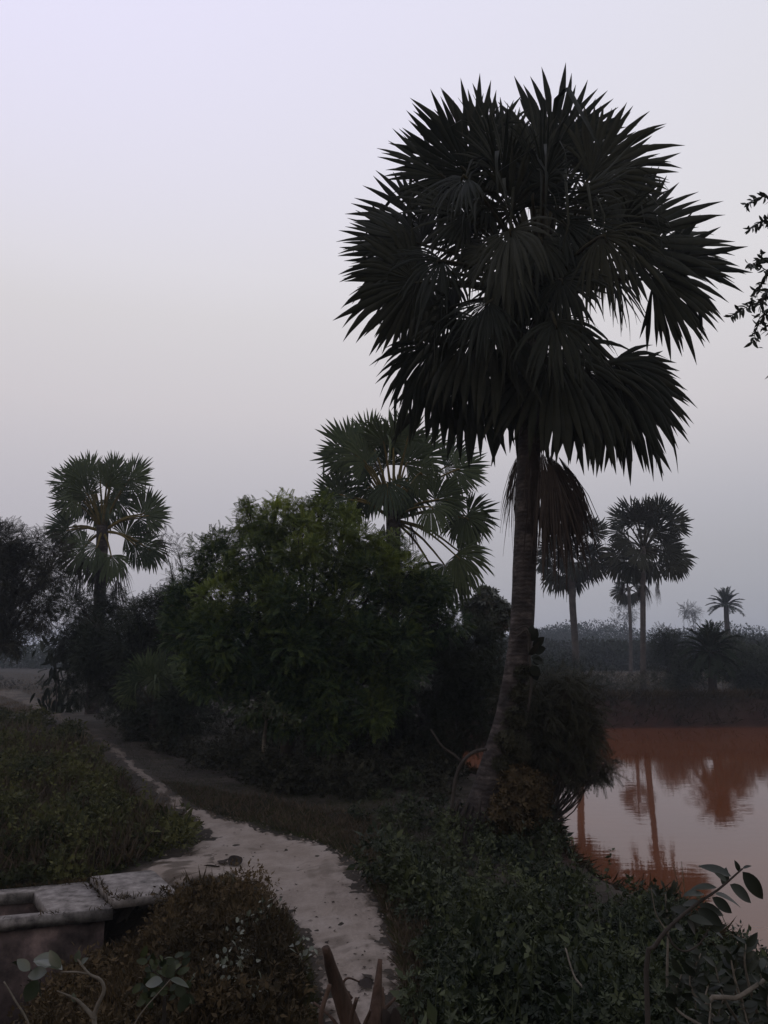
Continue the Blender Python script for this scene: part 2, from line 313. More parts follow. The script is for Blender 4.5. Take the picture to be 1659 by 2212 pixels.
# ------------------------------------------------------------------ foliage makers
def blob_points(lumps, n, lo=.5, hi=1.08):
    """lumps: (centre, (rx,ry,rz)); points in the outer shell of the lumps, with an uneven outline"""
    c = np.array([l[0] for l in lumps], float); r = np.array([l[1] for l in lumps], float)
    wgt = (r.prod(1))**(2/3); wgt /= wgt.sum(); k = RG.choice(len(c), n, p=wgt)
    u = nrm(RG.normal(size=(n, 3))); rad = lo + (hi-lo)*RG.random(n)**.6
    p0 = c[k] + u*r[k]
    rad = rad*(1 + .16*sn(p0, 2.2/np.mean(r)) + .12*sn(p0, 5.5/np.mean(r)))
    return c[k] + u*r[k]*rad[:, None], u, k
def clumpify(lumps, k=5, f=.42, spread=.72):
    o = []
    for c, rr in lumps:
        rr = np.array(rr); o.append((c, rr*.72))
        for _ in range(k):
            u = nrm(RG.normal(size=3)); o.append((np.array(c) + u*rr*spread, rr*f*RG.uniform(.7, 1.25)))
    return o
def foliage(lumps, n, size, tmpl='pin', tint=None, droop=.1, lo=.5, minz=None):
    p, u, k = blob_points(lumps, n, lo)
    if minz is not None:
        m = p[:, 2] > minz; p, u, k = p[m], u[m], k[m]
    n = len(p)
    d = nrm(u*.9 + RG.normal(size=(n, 3))*.55 + np.array([0, 0, .25-droop])); z = np.array([0, 0, 1.0]) + RG.normal(size=(n, 3))*.55 + u*.3
    s = size*RG.uniform(.6, 1.3, n)
    t = (.35 + .22*sn(p, 1.1) + RG.normal(size=n)*.1) if tint is None else tint(p, k)
    T, TF = {'pin': (PIN, PIN_F), 'fine': (PINF, PINF_F), 'whorl': (WHORL, WHORL_F), 'leaf': (LEAF, LEAF_F), 'chip': (CHIP, [(0, 1, 2, 3)])}[tmpl]
    return inst(T, TF, p, d, z, s, np.clip(t, 0, 1))
def lump(px, py, r, d, ry=None, rz=None, dd=0):
    m = M(py, d)*r; return (P(px, py, d+dd), (m, m*(ry or 1), m*(rz or 1)))
def limbs(base, lumps, r0, twigs=3, trunk_h=None, seg=8, lean=None):
    """trunk with forking limbs reaching the lumps"""
    base = np.array(base, float); cs = np.array([l[0] for l in lumps]); top = cs.mean(0); th = trunk_h or (top[2]-base[2])*.4
    fork = base + np.array([(top[0]-base[0])*.3, (top[1]-base[1])*.3, th]); parts = [tube(spline([base-[0, 0, .3], base + (fork-base)*.5 + RG.normal(size=3)*[.06, .06, 0], fork], 9), np.linspace(r0*1.25, r0*.75, 9), seg, jit=.08)]
    for c, rr in lumps:
        c = np.array(c); mid = fork + (c-fork)*.5 + RG.normal(size=3)*.12*np.linalg.norm(c-fork)*.6
        parts.append(tube(spline([fork-[0, 0, .05], mid, c], 10), np.linspace(r0*.45, r0*.1, 10), 6))
        for _ in range(twigs):
            e = c + nrm(RG.normal(size=3))*np.array(rr)*.95; parts.append(tube(spline([mid + (c-mid)*RG.uniform(0, 1), (c+e)/2 + RG.normal(size=3)*.05, e], 7), np.linspace(r0*.14, r0*.03, 7), 5))
    return parts
def tree(name, label, cat, base, lumps, n, size, tmpl, lm, bm, r0=.12, tint=None, droop=.1, twigs=3, trunk_h=None, lo=.5, group=None, clump=(5, .42, .72)):
    b = np.array([base[0], base[1], H1(base[0], base[1])]); t = thing(name, label, cat, b, group)
    mk('trunk', limbs(b, lumps, r0, twigs, trunk_h), bm, t, smooth=True)
    mk('crown', [foliage(clumpify(lumps, *clump) if clump else lumps, n, size, tmpl, tint, droop, lo, b[2]+.02)], lm, t)
    return t
def shrub(name, label, base, lumps, n, size, tmpl, lm, bm, r0=.03, **k):
    b = np.array([base[0], base[1], H1(base[0], base[1])]); t = thing(name, label, k.pop('cat', 'shrub'), b, k.pop('group', None))
    mk('stems', limbs(b, lumps, r0, 3, .15, 6), bm, t, smooth=True); mk('foliage', [foliage(lumps, n, size, tmpl, k.get('tint'), k.get('droop', .1), k.get('lo', .5), b[2]+.01)], lm, t)
    return t
# ------------------------------------------------------------------ palmyra palms
DN = np.array([0, 0, -1.0])
def fan(hub, axis, normal, Rr, nseg=44, span=280, droop=.2, fuse=.55, fold=0., cup=.12, width=1., ragged=.07, broken=.08):
    axis = nrm(np.array(axis, float)); nn = nrm(np.array(normal, float) - (np.array(normal) @ axis)*axis); side = np.cross(axis, nn)
    ts = np.array([.03, .22, .42, fuse, .72, .88, 1.0]); K = len(ts); A = np.linspace(-span/2, span/2, nseg); da = R(span/nseg)
    V = np.zeros((nseg, K, 3, 3)); T = np.zeros((nseg, K, 3)); tl = RG.uniform(.0, .8)
    for i, a in enumerate(A):
        a_ = R(a + RG.normal()*1.0); cl = abs(a)/(span/2)
        L = Rr*(1 - .30*cl**1.6)*(1 + RG.normal()*ragged)
        dr = droop*(1 + RG.normal()*.25) + (RG.uniform(.4, 1.6) if RG.random() < broken else 0)
        d0 = axis*math.cos(a_) + side*math.sin(a_) + nn*(-cup*abs(math.sin(a_/2))*1.5) ; wob = .035*math.sin(i*1.9)
        if fold: d0 = axis*math.cos(a_*(1-fold)) + side*math.sin(a_*(1-fold)) + nn*(fold*math.sin(a_)*.5)
        d0 = nrm(d0 + nn*wob); lat = nrm(np.cross(nn, d0)); bx = RG.normal()*.10
        for k, t in enumerate(ts):
            dd = nrm(d0 + DN*dr*max(0, t-.15)**1.5*1.2 + lat*bx*max(0, t-fuse)); p = hub + dd*L*t
            hw = t*L*math.sin(da/2)*1.06 if t <= fuse else fuse*L*math.sin(da/2)*1.0*(1-(t-fuse)/(1-fuse))**.8*width
            if k == K-1: hw = .0015
            pl = .35*hw + .004
            V[i, k, 0] = p - lat*hw; V[i, k, 1] = p + nn*pl; V[i, k, 2] = p + lat*hw
            T[i, k] = tl + .12*math.sin(i*2.3) + (.15 if t > .8 else 0)
    base = (np.arange(nseg)[:, None, None]*K*3 + np.arange(K-1)[None, :, None]*3 + np.arange(2)[None, None, :]).ravel()
    return (V.reshape(-1, 3), np.stack([base, base+1, base+4, base+3], 1), np.clip(T.ravel(), 0, 1))
def palm(name, label, base, trunk_pts, trunk_r, core, leaves, lm, pm, group, dead=(), tm=None, nseg=40, flute=None, pet_r=.03, seg=14, roots=None):
    t = thing(name, label, 'palm tree', base, group)
    sp = spline(trunk_pts, 40); rr = np.interp(np.linspace(0, 1, 40), np.linspace(0, 1, len(trunk_r)), trunk_r)
    tp = [tube(sp, rr, seg, jit=.03, flute=flute)]
    if roots: mk('roots', roots, m_bark, t, smooth=True)
    mk('trunk', tp, tm or m_pbark, t, smooth=True)
    bl, pt = [], []
    for (hub, ax, nn, Rr, kw) in leaves:
        hub = np.array(hub); bl.append(fan(hub, ax, nn, Rr, **{'nseg': nseg, **kw}))
        c0 = core + nrm(hub-core)*.12*[1, 1, 1] + [0, 0, -.2]; mid = (c0+hub)/2 + [0, 0, .10*np.linalg.norm(hub-c0)]
        pt.append(tube(spline([c0, mid, hub, hub + nrm(np.array(ax))*Rr*.12], 9), np.linspace(pet_r*1.7, pet_r*.5, 9), 6))
    # old leaf bases round the growing point
    mk('crown', bl, lm, t); mk('leaf_stalks', pt, pm, t, smooth=True)
    if dead:
        dp = [fan(np.array(h), a, n_, r_, nseg=26, **k_) for h, a, n_, r_, k_ in dead]; mk('dead_fronds', dp, m_dead, t)
    return t
RT = np.array([1., 0, 0]); UP = np.array([0, -st, ct]); FW = np.array([0, ct, st])
def imgleaf(px, py, ang, r, d, dd, k=0., tilt=.35, **kw):
    hub = P(px, py, d+dd); m = M(py, d+dd); a = R(ang)
    ax = RT*math.cos(a) + UP*math.sin(a) + FW*k; nn = -FW*(1) + RT*RG.normal()*tilt + UP*(.25 + RG.normal()*tilt)
    return (hub, ax, nn, r*m, kw)
def fill(core, n, rad, Rr, emin, emax, lim=1.0, droop=.3, back=True, seed=0, **kw):
    """leaves round the growing point by the golden angle"""
    o = []
    for i in range(n):
        el = R(emin + (emax-emin)*((i+.5)/n)**.85); az = i*2.39996 + seed
        u = np.array([math.cos(el)*math.cos(az), math.cos(el)*math.sin(az), math.sin(el)])
        hub = core + u*rad*RG.uniform(.8, 1.1)
        ax = nrm(u + [0, 0, -.25*math.cos(el)] + RG.normal(size=3)*.18)
        tang = nrm(np.cross(u, [0, 0, 1.])+1e-6); nn = nrm(np.cross(tang, ax) + RG.normal(size=3)*.5)
        if nn[2] < 0: nn = -nn
        o.append((hub, ax, nn, Rr*RG.uniform(.85, 1.08), dict(droop=droop*(1.2 - math.sin(el)*.9)*RG.uniform(.7, 1.3), **kw)))
    return o
# --- the tall one by the path
D0 = 12.0
def C(cx, cy): return (cx*.5916 + 677.7, cy*.5916 + 101.7)
spec = [ # crop x, y, angle, radius(crop), depth offset, depth tilt, droop
 (870, 375, 84, 285, .1, 0, .0), (700, 400, 112, 250, .4, .3, .0), (610, 430, 118, 300, 0, 0, .05), (560, 460, 135, 260, -.4, -.2, .05), (480, 480, 158, 240, -.3, -.3, .1),
 (900, 400, 72, 260, .5, .3, 0), (980, 450, 52, 270, .2, 0, .05), (1010, 470, 30, 290, -.3, -.1, .12), (1060, 470, 12, 250, .1, .1, .1),
 (1060, 690, 40, 330, .3, .2, .05), (1110, 720, 22, 340, -.3, -.1, .1), (1230, 740, 10, 290, .2, .2, .12), (1270, 790, -8, 280, 0, 0, .15), (1230, 830, -24, 290, -.3, -.2, .15), (1240, 850, -42, 300, .4, .2, .2),
 (1090, 1090, -36, 300, .3, .1, .12), (1100, 1110, -52, 300, -.1, 0, .25), (1060, 1140, -62, 330, .1, 0, .3), (1120, 1160, -50, 330, .5, .2, .3), (980, 1130, -82, 330, -.3, -.2, .35),
 (880, 1080, -95, 330, -.6, -.4, .4), (760, 1080, -100, 340, .2, .1, .4), (620, 960, -112, 330, -.7, -.4, .4), (590, 1090, -98, 340, .2, 0, .4), (470, 1060, -105, 330, .1, 0, .35),
 (440, 1050, -108, 240, -.2, 0, .35), (380, 860, -152, 290, -.3, -.1, .2), (390, 880, -128, 240, .4, .2, .2), (370, 770, 178, 265, .2, 0, .15), (390, 720, 165, 280, -.2, 0, .1), (410, 660, 148, 270, .3, .1, .05), (420, 820, -168, 290, .1, 0, .15)]
rs = np.random.default_rng(11)
front = [(720, 670, -95, 230, -2.0, -.9, .6), (560, 480, -150, 200, -1.8, -.6, .5), (1050, 690, -60, 260, -1.9, -.6, .4), (880, 1000, -80, 260, -1.6, -.6, .5), (640, 930, -120, 240, -1.5, -.7, .6), (840, 500, 95, 240, -1.5, -.7, .3),
         (760, 560, 60, 230, .9, .6, .2), (620, 680, 150, 250, .7, .5, .2), (900, 640, -40, 240, -1.1, -.7, .4), (700, 480, 120, 230, -.8, -.6, .2), (980, 560, 45, 230, -.9, -.5, .25), (560, 620, 170, 250, -.5, -.4, .2), (520, 860, -170, 210, .7, .4, .4),
         (760, 900, -110, 200, .9, .5, .5), (470, 780, -140, 220, -1.1, -.6, .5), (500, 950, -115, 250, -.9, -.4, .5), (720, 980, -100, 260, -.9, -.5, .5), (960, 1090, -75, 270, .5, .2, .4), (820, 420, 100, 220, 0, .2, .1), (1100, 640, 60, 210, .8, .4, .1)]
lv = []
for (x_, y_, a_, r_, dd, k_, dr) in spec: lw = y_ > 940; sp_ = RG.uniform(165, 230); sp_ = {(1230, 740): 150, (1270, 790): 140, (1230, 830): 120, (1240, 850): 110, (1090, 1090): 80, (1100, 1110): 120, (1060, 470): 110, (1060, 690): 150}.get((x_, y_), sp_); lv.append(imgleaf(*C(x_, y_ + (45 if lw else 0)), a_, r_*.5916*RG.uniform(1.0, 1.08)*(1.1 if lw else 1.02), D0, dd, k_*.6, .25, droop=dr*1.15, span=sp_, ragged=.08, fuse=.62, broken=.16 if lw else .05, cup=RG.uniform(.05, .35), width=1.3, nseg=int(sp_/6.3)))
for (x_, y_, a_, r_, dd, k_, dr) in front: lv.append(imgleaf(*C(x_, y_), a_, r_*.5916*1.1, D0, dd, k_*.5, .9, droop=dr, span=RG.uniform(170, 250), ragged=.15, broken=.3, fuse=.5, fold=.15, cup=.3, width=1.15, nseg=33))
for x_, y_, a_, dd in [(800, 560, 85, -1.2), (720, 600, 130, -1.0), (880, 600, 50, -1.1), (830, 700, -80, -1.3), (900, 740, -40, -.9), (700, 720, -140, -.9), (780, 480, 100, .5), (640, 560, 160, -.7), (960, 640, 20, -.8), (760, 850, -100, -1.2), (880, 860, -75, -1.0)]:
    lv.append(imgleaf(*C(x_, y_), a_, rs.uniform(200, 235)*.5916, D0, dd, -.15, .5, droop=.15, span=230, ragged=.12, broken=.2, fuse=.6, cup=.3, width=1.2, nseg=36))
for i in range(15):
    a = i*2.39996; q_ = 330*math.sqrt((i+.6)/15); x_, y_ = 800 + q_*math.cos(a)*1.05, 720 + q_*math.sin(a); dd = (-1.5 if i % 2 else .9)*(1 - (q_/420)**2) + rs.normal()*.2
    if math.hypot(x_-1060, y_-960) < 130 or math.hypot(x_-1010, y_-570) < 60 or math.hypot(x_-540, y_-880) < 60: continue
    an = math.degrees(math.atan2(-(y_-640), x_-800)) if q_ > 90 else -90; an = an*.6 + (-90 if x_ < 800 and an > 0 else -90 if an < 0 else 40)*.4 if False else an + rs.normal()*18
    lv.append(imgleaf(*C(x_, y_), an, rs.uniform(200, 250)*.5916, D0, dd, -.5 if dd < 0 else .4, .45, droop=.15 + .5*max(0, (y_-500)/600)*rs.uniform(.8, 1.6), span=rs.uniform(190, 260), ragged=.15, broken=.3, fuse=.54, fold=.12, cup=.35, width=1.15, nseg=36))
core = P(1168, 640, D0)
tb = [(1035, 1850, -.0), (1040, 1790, 0), (1055, 1720, 0), (1074, 1640, 0), (1100, 1540, 0), (1117, 1440, 0), (1129, 1330, 0), (1134, 1200, 0), (1140, 1060, 0), (1148, 900, 0), (1160, 760, 0), (1168, 660, 0)]
tpts = [P(x_, y_, D0) for x_, y_, _ in tb]; base_main = np.array([tpts[1][0], D0, H1(tpts[1][0], D0)])
def fl(t, a):
    k = max(0, 1-t*6.5); return 1 + k*(.22*math.sin(5*a+1) + .14*math.sin(9*a+2) + .1*math.sin(14*a))
roots = []
for i in range(34):
    a = i*2.4; r1 = RG.uniform(.42, .62); b0 = tpts[1] + np.array([0, 0, RG.uniform(.12, .42)]); bx = np.array([math.cos(a), math.sin(a)*.8, 0])
    e = tpts[1] + bx*r1; e[2] = H1(e[0], e[1]) - .1
    roots.append(tube(spline([b0 + bx*.30, b0*.5 + e*.5 + bx*.16 + RG.normal(size=3)*.03, e], 8), np.linspace(.022, .012, 8), 6, jit=.2))
# the bowed root leaning out on the left
bw = [P(x_, y_, 11.75) for x_, y_ in [(1052, 1618), (1025, 1624), (1000, 1645), (985, 1680), (978, 1730), (972, 1790)]]
roots.append(tube(spline(bw, 16), np.linspace(.022, .028, 16), 8, jit=.06))
roots.append(tube(spline([P(x_, y_, 11.8) for x_, y_ in [(1002, 1650), (980, 1630), (955, 1612), (930, 1575)]], 10), np.linspace(.025, .012, 10), 6))
mm = M(1300, D0)
dead = [imgleaf(x_, y_, a_, r_*1.08, D0, dd, k_, .3, droop=dr, span=sp_, fold=.35, fuse=.45, ragged=.2, broken=.3, width=1.5) for x_, y_, a_, r_, dd, k_, dr, sp_ in
        [(1170, 975, -80, 215, -.45, -.1, .5, 60), (1185, 980, -72, 215, -.3, 0, .6, 60), (1195, 990, -64, 200, -.1, 0, .7, 60), (1205, 985, -55, 190, .1, 0, .9, 50), (1190, 1000, -86, 195, -.5, -.1, .5, 55), (1175, 1010, -76, 185, -.4, 0, .5, 60), (1160, 985, -92, 190, -.5, 0, .5, 40),
         (1215, 1020, -62, 150, 0, 0, .8, 60), (1130, 965, -112, 150, .1, 0, .8, 30), (1125, 975, -104, 165, .1, 0, .6, 24), (1200, 1040, -74, 150, -.2, 0, .6, 60), (1180, 1060, -84, 130, -.4, 0, .6, 60), (1150, 950, -88, 150, -.5, 0, .8, 60), (1215, 1000, -48, 160, .2, 0, 1.2, 40)]]
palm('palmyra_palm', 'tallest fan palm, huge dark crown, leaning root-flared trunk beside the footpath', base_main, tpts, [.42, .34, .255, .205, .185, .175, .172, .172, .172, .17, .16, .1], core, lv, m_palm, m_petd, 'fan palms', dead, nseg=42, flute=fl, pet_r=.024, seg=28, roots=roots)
# --- the palm behind the green tree
D1 = 24.0
core = P(850, 1105, D1)
def ilist(L, d, tilt=.35, kd=0, **kw): return [imgleaf(x_, y_, a_, r_, d, dd + kd, k_, tilt, droop=dr, span=RG.uniform(170, 235), fuse=.66, width=1.2, **kw) for x_, y_, a_, r_, dd, k_, dr in L]
def more(cx, cy, n, ring, r_, seed=1, asp=1., up=0):
    q = np.random.default_rng(seed); o = []
    for i in range(n):
        a = i*2.39996 + seed; rr = ring*math.sqrt((i+.7)/n); an = math.degrees(a) + q.normal()*15
        o.append((cx + rr*math.cos(a)*asp, cy - up - rr*math.sin(a), an, r_*q.uniform(.85, 1.1), q.uniform(-1.1, 1.1), q.uniform(-.5, .5), .1 if math.sin(a) > 0 else .4))
    return o
L1 = more(845, 1020, 9, 60, 78, 2, 1.1) + [(800, 950, 92, 72, .2, 0, 0), (762, 975, 145, 88, -.5, 0, 0), (755, 990, 170, 78, .2, .2, .1), (850, 955, 75, 78, .4, .2, 0), (790, 1000, 130, 75, -1, -.5, .2), (870, 985, 60, 80, .7, .3, .1), (905, 990, 40, 80, .3, 0, .1),
      (960, 1010, 10, 95, .1, 0, .05), (985, 1015, -8, 72, -.3, 0, .1), (940, 1080, 15, 75, -.6, -.3, .2), (960, 1080, -15, 62, -.3, 0, .3), (930, 1095, -60, 75, -.8, -.5, .5), (1010, 1115, -8, 75, 0, 0, .2), (1005, 1118, -50, 75, -.2, 0, .4), (1000, 1120, -85, 70, .2, 0, .4),
      (990, 1190, -15, 85, .1, 0, .3), (985, 1200, -45, 95, -.3, 0, .4), (960, 1220, -75, 105, .2, 0, .5), (940, 1240, -95, 95, .2, 0, .5), (740, 1070, 160, 70, 0, 0, .05), (730, 1075, 130, 62, .3, 0, .05), (760, 1080, -170, 60, -.3, 0, .3), (770, 1085, -110, 60, .2, 0, .4), (810, 1060, -130, 50, .8, .4, .2), (830, 960, 110, 75, -1, -.6, .15), (880, 950, 85, 70, -.6, -.4, .1), (860, 1060, 20, 50, 1, .5, .1)]
palm('palmyra_palm', 'fan palm with yellow leaf stalks rising behind the bushy green tree', [core[0], D1, H1(core[0], D1)], [np.array([core[0]-.1, D1, H1(core[0], D1)-.3]), np.array([core[0]-.05, D1, 2.6]), core], [.26, .2, .22], core, ilist(L1, D1), m_palm2, m_pet, 'fan palms', nseg=32, pet_r=.028,
     dead=[imgleaf(850+dx, 1130, a_, 70, D1, -.2, -.1, .3, droop=.6, span=60, fold=.3, fuse=.35, ragged=.2) for dx, a_ in [(-20, -100), (10, -85), (35, -75)]])
# --- the left palm
D2 = 33.0
core = P(222, 1135, D2)
L2 = more(215, 1065, 10, 42, 56, 3, 1.15) + [(195, 1020, 100, 48, .2, 0, 0), (180, 1030, 130, 52, -.4, 0, 0), (245, 1025, 85, 52, .3, 0, 0), (285, 1030, 55, 55, 0, 0, 0), (275, 1040, 30, 62, -.4, 0, .05), (230, 1050, 70, 60, -1, -.5, .1), (155, 1045, 150, 55, .2, 0, .05), (160, 1085, 165, 58, -.2, 0, .05), (165, 1090, -170, 62, .3, .2, .1), (190, 1070, 120, 55, -.9, -.4, .1),
      (310, 1110, 55, 62, .1, 0, 0), (315, 1115, 15, 58, -.3, 0, .1), (300, 1120, -25, 58, .3, 0, .2), (145, 1140, 160, 58, 0, 0, .05), (150, 1145, -160, 55, -.3, 0, .2), (170, 1145, -120, 45, .3, 0, .3), (210, 1180, -135, 65, -.8, -.4, .4), (180, 1185, 175, 60, -.3, 0, .3), (170, 1200, -120, 60, .1, 0, .5), (290, 1175, -60, 65, -.3, 0, .4), (310, 1180, -5, 55, .2, 0, .3), (320, 1185, -50, 55, .2, 0, .4), (270, 1160, 20, 60, .6, .3, .2), (240, 1200, -90, 65, -.7, -.3, .5), (215, 1220, -100, 60, 0, 0, .5), (250, 1050, 80, 50, .8, .4, 0)]
palm('palmyra_palm', 'leftmost fan palm with grey-green fans beyond the far end of the path', [core[0], D2, H1(core[0], D2)], [np.array([core[0], D2, -.3]), np.array([core[0]+.05, D2, 4]), core], [.3, .24, .24], core, ilist(L2, D2), m_palm2, m_pet, 'fan palms', nseg=32, pet_r=.035,
     dead=[imgleaf(222+dx, 1200+dy, a_, 80, D2, dd, -.1, .3, droop=.6, span=80, fold=.3, fuse=.35, ragged=.2) for dx, dy, a_, dd in [(-30, 0, -110, -.3), (10, 0, -85, -.5), (35, 10, -70, -.2), (-10, 30, -95, -.4), (-50, 30, -100, 0), (30, 50, -80, -.2)]])
# --- palms across the pond
D3 = 54.0
core = P(1233, 1190, D3)
L3 = more(1233, 1195, 4, 36, 40, 4) + [(1265, 1150, 75, 42, 0, 0, 0), (1280, 1150, 35, 40, .3, 0, 0), (1240, 1150, 95, 40, -.3, 0, 0), (1210, 1165, 120, 38, 0, 0, 0), (1195, 1185, 165, 36, .3, 0, .1), (1185, 1200, -165, 34, 0, 0, .2), (1175, 1210, -120, 34, -.2, 0, .4), (1200, 1230, -150, 42, 0, 0, .3), (1200, 1240, -120, 48, .2, 0, .4), (1215, 1245, -100, 48, -.3, 0, .4), (1240, 1245, -80, 48, .2, 0, .4), (1262, 1230, -45, 44, 0, 0, .3), (1270, 1225, -15, 42, .3, 0, .3), (1285, 1215, -60, 45, -.3, 0, .4), (1280, 1195, 5, 40, .2, 0, .1), (1225, 1175, 60, 40, -.8, -.4, .2), (1255, 1190, 30, 34, -.8, -.4, .2), (1215, 1200, -140, 34, -.8, -.5, .3), (1240, 1215, -90, 42, -.8, -.5, .4)]
palm('palmyra_palm', 'fan palm across the pond, half hidden behind the tallest palm\'s hanging dead fronds', [P(1246, 1480, D3)[0], D3, 0], [P(1247, 1505, D3), P(1243, 1400, D3), P(1236, 1290, D3), core], [.26, .22, .22, .16], core, ilist(L3, D3), m_palm, m_petd, 'fan palms', nseg=26, pet_r=.035, tm=m_farbark)
D4 = 49.0
core = P(1390, 1180, D4)
L4 = more(1395, 1160, 5, 42, 44, 5) + [(1395, 1115, 92, 46, 0, 0, 0), (1365, 1112, 125, 50, .2, 0, 0), (1350, 1125, 150, 48, 0, 0, .05), (1420, 1110, 68, 48, -.2, 0, 0), (1440, 1125, 35, 52, .1, 0, .05), (1450, 1135, 5, 48, .3, 0, .1), (1400, 1125, 80, 46, -.7, -.4, .1), (1380, 1130, 110, 46, -.7, -.4, .1), (1345, 1150, 175, 40, .2, 0, .1), (1360, 1170, -165, 44, -.3, 0, .2), (1345, 1195, 175, 48, 0, 0, .2), (1335, 1205, -150, 50, .3, 0, .3), (1345, 1215, -115, 52, 0, 0, .4), (1370, 1215, -110, 55, -.4, 0, .4), (1395, 1215, -90, 55, .3, 0, .4), (1415, 1215, -70, 50, 0, 0, .4), (1440, 1180, 15, 44, .2, 0, .15), (1435, 1190, -20, 44, -.3, 0, .2), (1455, 1200, -5, 52, 0, 0, .2), (1455, 1210, -35, 52, .2, 0, .3), (1445, 1215, -65, 45, -.2, 0, .4), (1420, 1150, 30, 44, -.7, -.4, .2), (1385, 1195, -120, 45, -.9, -.5, .4), (1400, 1160, 60, 40, .8, .4, .1)]
DD4 = [imgleaf(x_, y_, a_, r_, D4, dd, 0, .2, droop=.5, span=70, fold=.3, fuse=.4, ragged=.15) for x_, y_, a_, r_, dd in [(1418, 1255, -85, 50, .2), (1348, 1258, -100, 50, 0), (1393, 1262, -75, 55, -.2), (1385, 1265, -100, 52, -.1)]]
palm('palmyra_palm', 'fan palm across the pond, rightmost fan crown with a withered skirt on its trunk', [P(1390, 1500, D4)[0], D4, 0], [P(1390, 1505, D4), P(1389, 1400, D4), P(1389, 1290, D4), core], [.2, .16, .16, .14], core, ilist(L4, D4), m_palm, m_petd, 'fan palms', DD4, nseg=26, pet_r=.035, tm=m_farbark)
D5 = 80.0
core = P(1358, 1268, D5)
palm('palmyra_palm', 'small thin-trunked fan palm in the distance, below the withered fronds across the pond', [P(1362, 1400, D5)[0], D5, 0], [P(1363, 1460, D5), P(1362, 1360, D5), core], [.2, .16, .16], core, ilist([(1345, 1270, 150, 24, 0, 0, .1), (1340, 1278, -150, 26, 0, 0, .3), (1348, 1282, -115, 30, 0, 0, .4), (1362, 1285, -85, 28, 0, 0, .4), (1374, 1280, -50, 24, 0, 0, .3), (1370, 1265, 40, 22, 0, 0, 0), (1355, 1260, 95, 22, 0, 0, 0)], D5), m_palm, m_petd, 'fan palms', nseg=22, pet_r=.05, tm=m_farbark)
# small stemless fan palm in the thicket
D6 = 22.0
core = P(335, 1520, D6); b6 = np.array([core[0], D6, H1(core[0], D6)])
L6 = [(320, 1440, 100, 62, 0, 0, .1), (345, 1440, 75, 60, .2, 0, .1), (300, 1455, 140, 58, -.2, 0, .2), (370, 1455, 40, 60, 0, 0, .2), (335, 1455, 90, 58, -.5, -.4, .3), (290, 1475, 170, 52, -.1, 0, .4), (385, 1475, 10, 55, .1, 0, .4), (345, 1440, -100, 48, -.5, -.3, .5)]
palm('young_fan_palm', 'low young fan palm without a trunk amid the thicket left of the green tree', b6, [b6-[0, 0, .1], (b6+core)/2, core], [.12, .12, .08], core, ilist([(a, b + 22, *c) for a, b, *c in L6], D6), m_palm2, m_petd, None, nseg=34, pet_r=.015)
# ------------------------------------------------------------------ date palms (feather fronds)
def frond(o, d, L, n=34, ll=.28, arch=.9):
    d = nrm(np.array(d, float)); pts = [np.array(o, float)]; cur = d.copy()
    for i in range(12): cur = nrm(cur + DN*arch/12*(.4 + i/8)); pts.append(pts[-1] + cur*L/12)
    pts = np.array(pts); tg = nrm(np.gradient(pts, axis=0)); k = np.linspace(2, 11.9, n); i0 = np.minimum(k.astype(int), 11); f = (k-i0)[:, None]
    p = pts[i0]*(1-f) + pts[i0+1]*f; t = tg[i0]; side = nrm(np.cross(t, [0, 0, 1.]) + 1e-6); o_ = []; tt = (k-2)/10
    for s in (-1, 1):
        dd = nrm(t*.9 + side*s + np.array([0, 0, .25]) + RG.normal(size=(n, 3))*.12); o_.append(inst(LEAF, LEAF_F, p, dd, np.cross(dd, t)*s, L*ll*(1-.55*np.abs(tt-.35)), .4, .3))
    return o_, tube(pts, np.linspace(.03, .006, 13), 5)
def date_palm(label, px, py, base_y, d, L, n, tr, emin=-25, arch=1.0):
    core = P(px, py, d); b = np.array([core[0], d, H1(core[0], d)]); t = thing('date_palm', label, 'palm tree', b, 'feather palms across the pond')
    mk('trunk', [tube(spline([b-[0, 0, .2], (b+core)/2, core], 12), np.linspace(tr*1.2, tr, 12), 10, jit=.12)], m_bark, t, smooth=True)
    bl, rc = [], []
    for i in range(n):
        el = R(emin + (85-emin)*((i+.5)/n)**1.0); az = i*2.39996; a, c_ = frond(core, [math.cos(el)*math.cos(az), math.cos(el)*math.sin(az), math.sin(el)], L*RG.uniform(.85, 1.1), arch=arch)
        bl += a; rc.append(c_)
    mk('crown', bl, m_far, t); mk('leaf_stalks', rc, m_petd, t)
date_palm('stout feather-leaved palm standing on the far pond bank', 1535, 1412, 1500, 48.5, 1.9, 46, .22, -50)
date_palm('distant feather-leaved palm poking above the far treeline', 1568, 1308, 1330, 105, 2.4, 26, .3, -15, .8)
